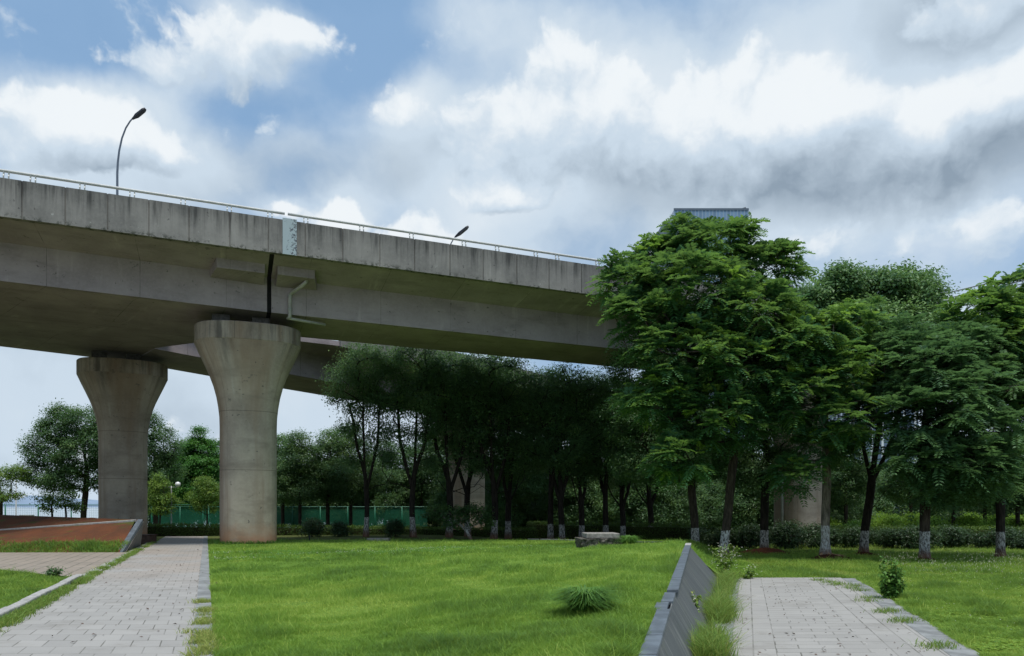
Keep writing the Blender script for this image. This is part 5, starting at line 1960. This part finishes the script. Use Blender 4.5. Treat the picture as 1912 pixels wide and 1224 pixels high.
# clover flowers, seed heads
def specks(name, label, X, Y, zf, h, size, mat, seed, cat='flowers'):
    rng = np.random.default_rng(seed)
    n = len(X)
    P = np.stack([X, Y, zf(X, Y) + rng.uniform(h[0], h[1], n)], -1)
    V, Fc = leaf_quads(P, unit(rnd_dirs(n, rng) + np.array([0, -0.8, 0.5])), unit(rnd_dirs(n, rng) * 0.5 + np.array([0, 0, 1.0])), np.full(n, size[0]) * rng.uniform(0.7, 1.3, n), np.full(n, size[1]))
    o = mesh_np(name, V, Fc, M[mat], tint=np.repeat(rng.random(n) * 0.6, 4))
    return tag(o, label, cat, kind='stuff')


n = 7000
Yc = rg.uniform(19, 34, n)
Xc = path_r(Yc) + 0.4 + rg.random(n) ** 1.2 * 13
kp = (wob(Xc, Yc * 2, 3.0, 3) > 0.1) & (np.abs(Yc - 24.5 - (Xc + 10) * 0.4) < 3.5 * rg.random(n))
specks('clover_flowers', 'white clover blossoms in the middle lawn', Xc[kp], Yc[kp], lawn_z, (0.05, 0.10), (0.022, 0.022), 'petal', 131)
def clover(name, label, X, Y, zf, seed, size, mat, h, tb):
    rng = np.random.default_rng(seed)
    n = len(X)
    P0 = np.stack([X, Y, zf(X, Y) + rng.uniform(h[0], h[1], n)], -1)
    Vs = []
    for k in range(3):
        a = rng.uniform(0, 6.28, n) * 0.15 + k * 2.09 + np.arange(n)
        T = unit(np.stack([np.cos(a), np.sin(a), np.full(n, 0.15)], -1))
        N = unit(rng.normal(size=(n, 3)) * 0.3 + np.array([0, 0, 1.0]))
        V, _ = leaf_quads(P0, N, T, size * rng.uniform(0.7, 1.3, n), size * 0.8 * rng.uniform(0.7, 1.3, n))
        Vs.append(V)
    V = np.concatenate(Vs)
    o = mesh_np(name, V, np.arange(len(V)).reshape(-1, 4), M[mat], tint=np.repeat(np.clip(tb + rng.normal(size=len(V) // 4) * 0.15, 0, 1), 4))
    return tag(o, label, 'ground cover', kind='stuff')


n = 26000
Yk = 1 / rg.uniform(1 / 35, 1 / 17.0, n)
Xk = path_r(Yk) + 0.3 + rg.random(n) * 17
kp = (wob(Xk, Yk * 1.5, 2.2, 3) > 0.05) & (np.abs(Yk - 24.5 - (Xk + 10) * 0.4) < 3.2) & (Xk < wall_x(Yk) - 0.3)
clover('clover', 'bluish green clover patches across the middle lawn', Xk[kp], Yk[kp], lawn_z, 141, 0.045, 'lf_tuft', (0.03, 0.10), 0.45)
n = 34000
Yk = 1 / rg.uniform(1 / 30, 1 / 7.5, n)
a_ = rp_r(np.minimum(Yk, 21.5)) + 0.45
Xk = a_ + rg.random(n) * (Yk * 0.70 + 0.4 - a_)
kp = (wob(Xk, Yk, 1.1, 2) + 0.5 * wob(Xk, Yk, 0.4, 3) + 0.45 * rg.normal(size=n) > 0.3)
clover('broadleaf_weeds', 'broad leaved weeds scattered over the right lawn', Xk[kp], Yk[kp], gz, 142, 0.034, 'lf_grass', (0.0, 0.06), 0.5)
n = 1500
Yc = rg.uniform(21, 29, n)
Xc = wx(1640, Yc) + rg.random(n) * (wx(1990, Yc) - wx(1640, Yc))
kp = wob(Xc, Yc, 2.0, 4) > -0.1
specks('seed_heads', 'pale seed heads and daisies before the right row of trees', Xc[kp], Yc[kp], gz, (0.12, 0.42), (0.06, 0.014), 'seed', 132)
n = 260
Yc = rg.uniform(10, 22, n)
Xc = rp_r(Yc) + 0.6 + rg.random(n) * 6
specks('daisies', 'scattered small pale flowers on the right lawn', Xc, Yc, gz, (0.06, 0.12), (0.018, 0.018), 'petal', 133)
# twigs and dead leaves on the paving
n = 150
Yc = 1 / rg.uniform(1 / 21, 1 / 9.0, n)
Xc = rp_l(Yc) + rg.random(n) * 2.6
P = np.stack([Xc, Yc, zr(Yc) + 0.04], -1)
V, Fc = leaf_quads(P, unit(rnd_dirs(n, rg) * 0.5 + np.array([0, 0, 1.0])), unit(rnd_dirs(n, rg) * np.array([1, 1, 0.2])), rg.uniform(0.03, 0.09, n), rg.uniform(0.01, 0.03, n))
Yc = 1 / rg.uniform(1 / 44, 1 / 8.0, 90)
Xc = path_l(Yc) + rg.random(90) ** 0.6 * 2.9
P = np.stack([Xc, Yc, zl(Yc) + 0.04], -1)
V2, F2 = leaf_quads(P, unit(rnd_dirs(90, rg) * 0.5 + np.array([0, 0, 1.0])), unit(rnd_dirs(90, rg) * np.array([1, 1, 0.2])), rg.uniform(0.02, 0.07, 90) * (1 + Yc * 0.02), rg.uniform(0.01, 0.035, 90) * (1 + Yc * 0.03))
tag(mesh_np('fallen_leaves', np.concatenate([V, V2]), np.concatenate([Fc, F2 + len(V)]), M['brown_box']), 'dry fallen leaves and twigs scattered on the paved paths', 'leaves', kind='stuff')


# ------------------------------------------------------------------ small things on the lawn
def well_head():
    Y = 25.5
    x = wx(1120, Y)
    z = float(lawn_z(x, Y)) - 0.05
    root = empty('well_head', (x, Y, z), math.radians(4), 'square stone well head with a pale lid slab on the lawn', 'well head')
    mb = MB()
    rng = random.Random(4)
    # rough block: subdivided box with jitter
    nx_, nz_ = 14, 4
    rings = []
    for k in range(nz_ + 1):
        t = k / nz_
        hw = 0.70 + 0.05 * t
        pts = []
        for side in range(4):
            for i in range(nx_):
                u = -1 + 2 * i / nx_
                px_, py_ = [(u, -1), (1, u), (-u, 1), (-1, -u)][side]
                j = rng.uniform(-0.03, 0.03)
                pts.append((px_ * (hw + j), py_ * (hw * 0.9 + j), t * 0.36 + rng.uniform(-0.01, 0.01)))
        rings.append(pts)
    mb.loft(rings)
    fix_normals(mb.build('stone_ring', M['dark_stone'], root))
    mb = MB()
    mb.box((0.02, 0, 0.455), (1.12, 1.0, 0.17))
    mb.build('lid', M['lid_stone'], root, bevel=0.025)


well_head()
Y = 39.3
x = wx(707, Y)
mb = MB()
mb.box((0, 0, 0.06), (1.1, 0.8, 0.2))
tag(mb.build('flat_slab', M['lid_stone'], bevel=0.02, loc=(x, Y, float(lawn_z(x, Y)))), 'flat grey concrete slab lying in the grass left of the leaning tree', 'slab')
mb = MB()
mb.box((0, 0, 0.1), (0.06, 0.06, 0.36))
mb.box((0, 0, 0.29), (0.09, 0.09, 0.03))
tag(mb.build('marker_post', M['lamp_dark'], loc=(wx(578, 39.5), 39.5, float(lawn_z(wx(578, 39.5), 39.5)))), 'short dark marker post in the grass right of the nearest pier', 'post')
# far kerb of the lawn
mb = MB()
xs_ = np.linspace(wx(985, 41.3), wx(1262, 36.5), 12)
ys_ = np.linspace(41.3, 36.5, 12)
for i in range(11):
    a, b_ = (xs_[i] + 0.02, ys_[i]), (xs_[i + 1] - 0.02, ys_[i + 1])
    za, zb = float(lawn_z(*a)) + 0.05, float(lawn_z(*b_)) + 0.05
    mb.hexa([(a[0], a[1], za - 0.3), (b_[0], b_[1], zb - 0.3), (b_[0], b_[1] + 0.2, zb - 0.3), (a[0], a[1] + 0.2, za - 0.3)],
            [(a[0], a[1], za), (b_[0], b_[1], zb), (b_[0], b_[1] + 0.2, zb), (a[0], a[1] + 0.2, za)])
tag(mb.build('kerb', M['kerbgrey'], bevel=0.015), kind='structure')


def soil_mound(px, Y, rx, ry, h, label, seed):
    x = wx(px, Y)
    z = float(gz(x, Y))
    rng = np.random.default_rng(seed)
    nr, na = 14, 40
    V = [(0, 0, h)]
    for i in range(1, nr + 1):
        r = i / nr
        for j in range(na):
            a = 2 * math.pi * j / na
            k = 1 + 0.15 * math.sin(3 * a + seed) + 0.08 * math.sin(7 * a)
            zz = h * math.cos(min(1, r) * math.pi / 2) ** 1.3 + (rng.normal() * 0.025 if r < 1 else -0.05)
            V.append((r * rx * k * math.cos(a), r * ry * k * math.sin(a), zz))
    f = []
    for j in range(na):
        f.append((0, 1 + j, 1 + (j + 1) % na))
    for i in range(nr - 1):
        for j in range(na):
            a, b2 = 1 + i * na + j, 1 + i * na + (j + 1) % na
            f.append((a, a + na, b2 + na, b2))
    mb = MB()
    mb.add(V, f)
    o = mb.build('soil_mound', M['mound'], smooth=True, loc=(x, Y, z - 0.01))
    return tag(o, label, 'soil mound', 'red soil mounds round tree feet')


soil_mound(1428, 36.2, 1.35, 1.0, 0.26, 'broad low red soil mound round the dark straight trunk', 1)
soil_mound(1548, 31.7, 0.9, 0.7, 0.16, 'red soil heap with exposed roots under the pale grey trunk', 2)
soil_mound(1613, 34.9, 0.6, 0.5, 0.12, 'small red soil heap at the dark forked tree', 3)
soil_mound(1728, 30.6, 0.55, 0.45, 0.08, 'thin red soil patch at the bluish tree', 4)


# ------------------------------------------------------------------ fence, lamps, car
def mesh_fence(X0, Y0, X1, Y1, zb, zt, label, step=3.0, gap=0.09, wire=0.020):
    d = Vector((X1 - X0, Y1 - Y0, 0))
    Ln = d.length
    root = empty('mesh_fence', (X0, Y0, zb), math.atan2(d.y, d.x), label, 'fence')
    H = zt - zb
    k = 0.0
    while k <= Ln + 0.01:
        mb = MB()
        mb.tube([(k, 0, -0.2), (k, 0, H + 0.05)], 0.055, 8)
        mb.build('fence_post', M['green_wire'], root, smooth=True)
        k += step
    mb = MB()
    mb.tube([(0, 0, H), (Ln, 0, H)], 0.04, 6)
    mb.build('top_rail', M['green_wire'], root)
    mb = MB()
    mb.tube([(0, 0.0, 0.12), (Ln, 0.0, 0.12)], 0.03, 6)
    mb.build('bottom_rail', M['green_wire'], root)
    xs = np.arange(0, Ln, gap)
    n = len(xs)
    V = np.stack([np.stack([xs, np.full(n, .03), np.zeros(n)], -1), np.stack([xs + wire, np.full(n, .03), np.zeros(n)], -1), np.stack([xs + wire, np.full(n, .03), np.full(n, H)], -1), np.stack([xs, np.full(n, .03), np.full(n, H)], -1)], 1).reshape(-1, 3)
    zs = np.arange(0, H, gap)
    m = len(zs)
    V2 = np.stack([np.stack([np.zeros(m), np.full(m, .036), zs], -1), np.stack([np.full(m, Ln), np.full(m, .036), zs], -1), np.stack([np.full(m, Ln), np.full(m, .036), zs + wire], -1), np.stack([np.zeros(m), np.full(m, .036), zs + wire], -1)], 1).reshape(-1, 3)
    V = np.concatenate([V, V2])
    mesh_np('wire_mesh', V, np.arange(len(V)).reshape(-1, 4), M['green_wire'], root)
    return root


mesh_fence(-62, 66, -26.5, 66, -1.1, 1.62, 'see through green mesh fence before the lake at left', 2.9, 0.16, 0.012)
mesh_fence(-33.2 + 0.5, 68, -8, 70.5, -1.1, 1.45, 'dense green mesh fence behind the saplings and grove', 2.5, 0.075, 0.034)


def globe_lamp(px, Y, top_py, label):
    x = wx(px, Y)
    zb = float(gz(x, Y))
    H = wz(top_py, Y) - zb
    root = empty('lamp_post', (x, Y, zb), 0, label, 'lamp post')
    mb = MB()
    mb.lathe([(0.09, 0), (0.09, 0.3), (0.05, 0.35), (0.045, H)], n=10)
    mb.build('pole', M['steel'], root, smooth=True)
    mb = MB()
    mb.tube([(-0.55, 0, H - 0.1), (0.55, 0, H - 0.1)], 0.03, 6)
    mb.build('cross_arm', M['steel'], root)
    for sx in (0.5,):
        mb = MB()
        mb.lathe([(0.05, -0.22), (0.17, -0.12), (0.21, 0.0), (0.17, 0.13), (0.03, 0.21)], (sx, 0, H + 0.12), 14)
        mb.build('globe', M['white_globe'], root, smooth=True)
    return root


globe_lamp(320, 58, 907, 'slim pole with a white globe between the saplings')
globe_lamp(30, 64, 896, 'thin grey lamp pole left of the wide dark tree by the lake')
mb = MB()
mb.box((0, 0, 0.8), (0.9, 0.6, 1.6))
mb.box((0, 0, 1.65), (1.0, 0.7, 0.12))
tag(mb.build('gate_pillar', M['granite'], bevel=0.02, loc=(wx(50, 70), 70, -1.0)), 'grey stone pillar behind the see through fence by the lake', 'pillar')


def car(px, Y, label):
    x = wx(px, Y)
    z = float(gz(x, Y)) + 0.12
    root = empty('parked_car', (x, Y, z), math.radians(6), label, 'car')
    prof = [(-2.2, 0.35), (-2.25, 0.7), (-2.15, 0.95), (-1.75, 1.02), (-1.25, 1.5), (-0.2, 1.62), (0.7, 1.52), (1.25, 1.05), (2.0, 0.9), (2.25, 0.7), (2.25, 0.35)]
    rings = []
    for y, k in ((-0.86, 0.97), (-0.8, 1.0), (0.8, 1.0), (0.86, 0.97)):
        rings.append([(p[0] * k, y - (0.12 * math.copysign(1, y) if p[1] > 1.1 else 0), 0.35 + (p[1] - 0.35) * k) for p in prof])
    mb = MB()
    mb.loft(rings)
    fix_normals(mb.build('body', M['car_white'], root, bevel=0.03))
    for pts in ([(-1.55, 1.06), (-1.15, 1.42), (-0.35, 1.5), (-0.35, 1.06)], [(-0.25, 1.06), (-0.25, 1.5), (0.62, 1.42), (1.1, 1.06)]):
        for sy in (-1, 1):
            mb = MB()
            a = [(p[0], sy * (0.872 - (p[1] - 1.06) * 0.27), p[1]) for p in pts]
            b2 = [(p[0], sy * 0.70, p[1]) for p in pts]
            mb.hexa(a, b2)
            fix_normals(mb.build('side_window', M['car_glass'], root))
    for wxp in (-1.4, 1.4):
        for sy in (-1, 1):
            mb = MB()
            rr = [[(wxp + r * math.cos(t), yy, 0.33 + r * math.sin(t)) for t in np.linspace(0, 2 * math.pi, 20, endpoint=False)] for r, yy in ((0.30, sy * 0.68), (0.33, sy * 0.72), (0.33, sy * 0.86), (0.30, sy * 0.89))]
            mb.loft(rr)
            wh = fix_normals(mb.build('wheel', M['rubber'], root, smooth=False))
            mb = MB()
            rr = [[(wxp + r * math.cos(t), yy, 0.33 + r * math.sin(t)) for t in np.linspace(0, 2 * math.pi, 16, endpoint=False)] for r, yy in ((0.2, sy * 0.87), (0.2, sy * 0.90))]
            mb.loft(rr)
            fix_normals(mb.build('rim', M['steel'], wh))
    for sy in (-0.55, 0.55):
        mb = MB()
        mb.box((2.22, sy, 0.72), (0.08, 0.35, 0.14))
        mb.build('headlight', M['white_globe'], root, bevel=0.02)
        mb = MB()
        mb.box((-2.2, sy, 0.8), (0.08, 0.3, 0.14))
        mb.build('tail_light', M['brown_box'], root, bevel=0.02)
    return root


car(1058, 74, 'white car parked far behind the grove, glimpsed between trunks')


# ------------------------------------------------------------------ far things
mb = MB()
mb.add([(-2500, 78, -1.75), (-17, 78, -1.75), (-60, 2600, -1.75), (-2500, 2600, -1.75)], [(0, 1, 2, 3)])
tag(mb.build('lake', M['water']), kind='structure')


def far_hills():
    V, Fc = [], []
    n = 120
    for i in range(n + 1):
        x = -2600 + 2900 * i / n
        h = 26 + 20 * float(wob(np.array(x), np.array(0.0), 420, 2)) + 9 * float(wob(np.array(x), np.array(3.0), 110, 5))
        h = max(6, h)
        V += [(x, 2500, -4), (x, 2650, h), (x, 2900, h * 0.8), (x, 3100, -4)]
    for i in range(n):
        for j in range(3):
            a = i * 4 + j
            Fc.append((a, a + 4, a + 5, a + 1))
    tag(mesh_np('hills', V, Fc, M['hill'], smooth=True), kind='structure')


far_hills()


def facade_box(name, mat, parent, x0, x1, y0, y1, z0, z1):
    mb = MB()
    w, d, h = x1 - x0, y1 - y0, z1 - z0
    vs = [(x0, y0, z0), (x1, y0, z0), (x1, y1, z0), (x0, y1, z0), (x0, y0, z1), (x1, y0, z1), (x1, y1, z1), (x0, y1, z1)]
    fs = [(0, 1, 5, 4), (1, 2, 6, 5), (2, 3, 7, 6), (3, 0, 4, 7), (4, 5, 6, 7)]
    uv = [[(0, 0), (w, 0), (w, h), (0, h)], [(0, 0), (d, 0), (d, h), (0, h)], [(0, 0), (w, 0), (w, h), (0, h)], [(0, 0), (d, 0), (d, h), (0, h)], [(0, 0), (0.4, 0), (0.4, 0.4), (0, 0.4)]]
    mb.add(vs, fs, uv)
    return mb.build(name, mat, parent)


def tower():
    Y = 320.0
    x0, x1 = wx(1258, Y), wx(1398, Y)
    zt = wz(392, Y)
    root = empty('office_tower', ((x0 + x1) / 2, Y + 15, -2), 0, 'tall blue glass office tower rising behind the tallest tree', 'tower')
    cx, cy = (x0 + x1) / 2, Y + 15
    facade_box('facade', M['tower'], root, x0 - cx, x1 - cx, -15, 15, 0, zt + 2)
    facade_box('side_wing', M['tower_side'], root, wx(1241, Y) - cx, x0 - cx - 0.05, -13, 12, 0, wz(409, Y) + 2)
    mb = MB()
    w = (x1 - x0) / 2
    for a, b2, c, d in ((-w, w, -15.2, -14.8), (-w, w, 14.8, 15.2)):
        mb.box(((a + b2) / 2, (c + d) / 2, zt + 2.4), (b2 - a, d - c, 0.8))
    mb.build('roof_parapet', M['tower_side'], root)
    mb = MB()
    mb.tube([(w * 0.55, -8, zt + 2), (w * 0.55, -8, zt + 2.6), (w * 0.95, -9, zt + 4.8), (w * 1.02, -9, zt + 5.2), (w * 1.05, -9, zt + 4.4)], 0.5, 6)
    mb.build('roof_crane', M['lamp_dark'], root)
    Y = 165.0
    x0, x1 = wx(1585, Y), wx(1715, Y)
    zt = wz(735, Y)
    cx = (x0 + x1) / 2
    root = empty('office_block', (cx, Y + 8, -1.6), 0, 'lower glass office block with white fins glimpsed through the right trees', 'building')
    facade_box('facade', M['office'], root, x0 - cx, x1 - cx, -8, 8, 0, zt + 1.6)
    mb = MB()
    mb.box((0, 0, zt + 1.9), (x1 - x0 + 0.6, 16.6, 0.6))
    mb.build('roof', M['granite'], root)


tower()


def power_line(pts, label, beads):
    mb = MB()
    P0, P1 = Vector(pts[0]), Vector(pts[1])
    n = 30
    L = (P1 - P0).length
    pl = []
    for i in range(n + 1):
        t = i / n
        p = P0.lerp(P1, t)
        p.z -= 0.03 * L * 4 * t * (1 - t)
        pl.append(p)
    c = pl[n // 2].copy()
    mb.tube([p - c for p in pl], 0.045, 5)
    o = mb.build('power_line', M['cable'], loc=c)
    return tag(o, label, 'power line', 'power lines at the right edge')


Yp = 62.0
for k, (ya, yb, lab) in enumerate(((548, 503, 'uppermost thin overhead cable at the right edge'), (553, 515, 'middle overhead cable at the right edge'), (557, 519, 'lowest overhead cable at the right edge'))):
    power_line(((wx(1300, 66), 66, wz(ya + 75, 66)), (wx(2100, 52), 52, wz(yb - 45 + k * 2, 52))), lab, k > 0)

# ------------------------------------------------------------------ sky, sun, camera
world = bpy.data.worlds.new('World')
scene.world = world
world.use_nodes = True
nt = NT(world.node_tree)
bg = nt.n['Background']
SUN_EL, SUN_AZ = math.radians(75), math.radians(150)     # azimuth clockwise from +Y (towards +X)
skyn = nt.new('ShaderNodeTexSky', sky_type='NISHITA')
skyn.sun_disc = False
skyn.sun_elevation = SUN_EL
skyn.sun_rotation = SUN_AZ
skyn.air_density = 1.0
skyn.dust_density = 1.0
skyn.ozone_density = 2.0
dirv = nt.new('ShaderNodeTexCoord').outputs['Generated']
dx_, dy_, dz_ = nt.sep(dirv)
az = nt.math('ARCTAN2', dx_, dy_)
el = nt.math('ARCSINE', dz_)
p0 = nt.comb(az, el, 0.0)


def ae(px, py):
    u, v = (px - CX) / F, (HY - py) / F
    return math.atan(u), math.atan(v / math.sqrt(1 + u * u))


# (px, py, rx, ry, weight): cloud masses and clear gaps by direction
DENS = [(470, 70, 125, 75, .55), (300, 130, 140, 45, .42), (565, 65, 60, 34, .3),
        (90, 215, 230, 110, .6), (270, 300, 180, 90, .55), (560, 330, 260, 120, .35), (780, 240, 150, 90, .45),
        (1060, 200, 190, 130, .6), (930, 300, 200, 130, .5), (1340, 220, 230, 130, .7), (1540, 230, 220, 130, .6),
        (1800, 200, 230, 140, .6), (1500, 340, 420, 100, .5), (1800, 30, 260, 120, .6), (1450, 40, 260, 70, .25), (950, 40, 240, 60, .18),
        (632, 388, 60, 42, .4), (520, 395, 50, 22, .3), (1300, 460, 900, 110, .35), (300, 760, 600, 220, .4),
        (120, 30, 300, 95, -.75), (690, 120, 110, 150, -.45), (450, 215, 120, 45, -.30), (640, 200, 130, 60, -.2), (850, 130, 120, 50, -.12)]
SHADE = [(1060, 150, 170, 75, .42), (1370, 155, 210, 70, .45), (1540, 165, 110, 60, .35), (1800, 160, 160, 70, .42), (950, 355, 150, 48, .40), (760, 205, 90, 36, .25),
         (440, 60, 160, 70, .38), (100, 190, 220, 60, .32), (280, 285, 150, 40, .25), (630, 385, 60, 40, .4), (520, 392, 50, 20, .3), (1840, 400, 150, 50, .22), (1700, 450, 300, 60, .2), (700, 420, 200, 50, .3),
         (1500, 325, 400, 60, -.62), (1750, 320, 260, 75, -.4), (1180, 300, 110, 40, -.3), (1800, 20, 300, 95, -.62), (880, 260, 110, 40, -.2), (1010, 280, 160, 32, -.2), (400, 160, 200, 40, -.18), (150, 330, 250, 60, -.15), (1500, 60, 120, 60, .12), (560, 320, 300, 90, -.22), (800, 330, 120, 60, -.15)]

w1 = nt.new('ShaderNodeTexNoise', noise_dimensions='2D')
nt.set(w1.inputs['Vector'], p0)
w1.inputs['Scale'].default_value = 7.0
w1.inputs['Detail'].default_value = 5.0
w1.inputs['Roughness'].default_value = 0.6
warp = nt.vec('SUBTRACT', w1.outputs['Color'], (0.5, 0.5, 0.5))
pw = nt.vec('MULTIPLY_ADD', warp, (0.055, 0.045, 0.0), p0)


def blobs(p, items):
    acc = None
    for (px, py, rx, ry, wgt) in items:
        a, e = ae(px, py)
        sx, sy = 1.0 / (1.55 * rx / F * math.cos(a) ** 2), 1.0 / (1.55 * ry / F * math.cos(a))
        q = nt.vec('MULTIPLY_ADD', p, (sx, sy, 0.0), (-a * sx, -e * sy, 0.0))
        ln = nt.vec('LENGTH', q)
        g = nt.ramp(ln, 0.0, 1.0, wgt, 0.0)
        acc = g if acc is None else nt.math('ADD', acc, g)
    return acc


def fbm(p):
    return nt.noise(nt.vec('MULTIPLY', p, (1.0, 1.3, 1.0)), 5.5, 6, 0.5, 0.0, '2D')


def puffs(p):
    q = nt.vec('MULTIPLY', p, (1.0, 1.15, 1.0))
    n = nt.noise(q, 9.0, 9, 0.56, 0.0, '2D')
    vo = nt.new('ShaderNodeTexVoronoi', feature='SMOOTH_F1', normalize=True, voronoi_dimensions='2D')
    nt.set(vo.inputs['Vector'], q)
    vo.inputs['Scale'].default_value = 15.0
    vo.inputs['Detail'].default_value = 4.0
    vo.inputs['Roughness'].default_value = 0.55
    vo.inputs['Smoothness'].default_value = 0.45
    return nt.math('ADD', nt.math('MULTIPLY', nt.math('SUBTRACT', n, 0.5), 1.25), nt.math('MULTIPLY', nt.math('SUBTRACT', 0.42, vo.outputs['Distance']), 0.75))


# soft high veil over the blue
f0 = fbm(pw)
low = nt.ramp(el, 0.02, 0.32, 0.5, 0.0)
dens = nt.math('ADD', nt.math('ADD', blobs(pw, DENS), low), nt.math('MULTIPLY', nt.math('SUBTRACT', f0, 0.52), 1.1))
alpha = nt.ramp(dens, -0.25, 0.5, 0.20, 1.0)
dark_add = blobs(pw, SHADE)
c_dark, c_mid, c_bri = (0.185, 0.238, 0.298), (0.41, 0.485, 0.56), (0.585, 0.62, 0.645)
sv = nt.math('ADD', nt.math('ADD', dark_add, nt.math('MULTIPLY', nt.math('SUBTRACT', f0, 0.5), 1.0)), 0.52)
veil = nt.mix(nt.ramp(sv, -0.35, 0.5, smooth=False), c_dark, c_mid)
veil = nt.mix(nt.ramp(sv, 0.5, 1.25, 0.0, 0.75), veil, c_bri)
sky_s = nt.vec('SCALE', skyn.outputs[0], 0.078)
blue = nt.mix(0.7, sky_s, (0.12, 0.265, 0.47))
col = nt.mix(alpha, blue, veil)
# crisp cumulus heaps in front of it: sunlit crowns, grey undersides
CUM = [(440, 88, 120, 66, .75), (555, 64, 66, 34, .55), (280, 128, 105, 34, .5),
       (80, 235, 170, 80, .7), (235, 255, 120, 66, .6), (335, 290, 70, 36, .4),
       (1060, 215, 140, 95, .8), (930, 285, 120, 70, .55), (1210, 260, 130, 80, .65), (1385, 215, 140, 95, .85), (1530, 225, 120, 80, .75), (1690, 250, 140, 80, .55), (1810, 185, 120, 76, .75), (1930, 170, 90, 70, .6),
       (1450, 320, 280, 70, .55), (1750, 320, 210, 80, .55), (950, 362, 105, 30, .6), (760, 215, 76, 32, .5),
       (634, 395, 46, 28, .75), (520, 400, 42, 18, .6), (720, 432, 130, 30, .5), (1830, 420, 140, 56, .5), (1560, 440, 160, 46, .4), (1800, 15, 200, 56, .5)]
pf = puffs(pw)
d1 = nt.math('ADD', blobs(pw, CUM), pf)
pu = nt.vec('ADD', pw, (-0.008, 0.030, 0.0))
d2 = nt.math('ADD', blobs(pu, CUM), puffs(pu))
ac = nt.ramp(d1, 0.26, 0.52)
lit = nt.math('ADD', nt.math('MULTIPLY', nt.math('SUBTRACT', d1, d2), 1.25), nt.math('MULTIPLY_ADD', dark_add, 0.72, nt.math('MULTIPLY_ADD', pf, 0.35, 0.47)))
cc = nt.mix(nt.ramp(lit, -0.8, 0.45, smooth=False), c_dark, c_mid)
cc = nt.mix(nt.ramp(lit, 0.42, 1.35), cc, (0.605, 0.635, 0.655))
col = nt.mix(nt.math('MULTIPLY', ac, 0.92), col, cc)
# unseen sky overhead, round the sun, brightened as added fill light
zen = nt.ramp(el, 0.72, 1.25, 1.0, 1.75)
col = nt.vec('SCALE', col, zen)
nt.set(bg.inputs[0], col)
bg.inputs[1].default_value = 1.0
world.cycles.sampling_method = 'MANUAL'
world.cycles.sample_map_resolution = 512

sl = bpy.data.lights.new('sun', 'SUN')
sl.energy = 2.4
sl.angle = math.radians(14)
sl.color = (1.0, 0.95, 0.86)
so = bpy.data.objects.new('sun', sl)
COL.objects.link(so)
sd = Vector((math.sin(SUN_AZ) * math.cos(SUN_EL), math.cos(SUN_AZ) * math.cos(SUN_EL), math.sin(SUN_EL)))
so.rotation_euler = sd.to_track_quat('Z', 'Y').to_euler()
so.location = (0, 0, 60)

cam = bpy.data.cameras.new('camera')
cam.sensor_width = 36.0
cam.lens = F / 1912 * 36.0
cam.shift_y = (HY - 612) / 1912
cam.clip_start = 0.1
cam.clip_end = 9000
co = bpy.data.objects.new('camera', cam)
COL.objects.link(co)
co.location = (0, 0, EYE)
co.rotation_euler = (math.radians(90), 0, 0)
scene.camera = co

vs = scene.view_settings
vs.view_transform = 'Standard'
vs.look = 'None'
vs.exposure = 0.55
vs.gamma = 1.0
scene.cycles.max_bounces = 5
scene.cycles.diffuse_bounces = 3
scene.cycles.transmission_bounces = 3
scene.cycles.transparent_max_bounces = 4
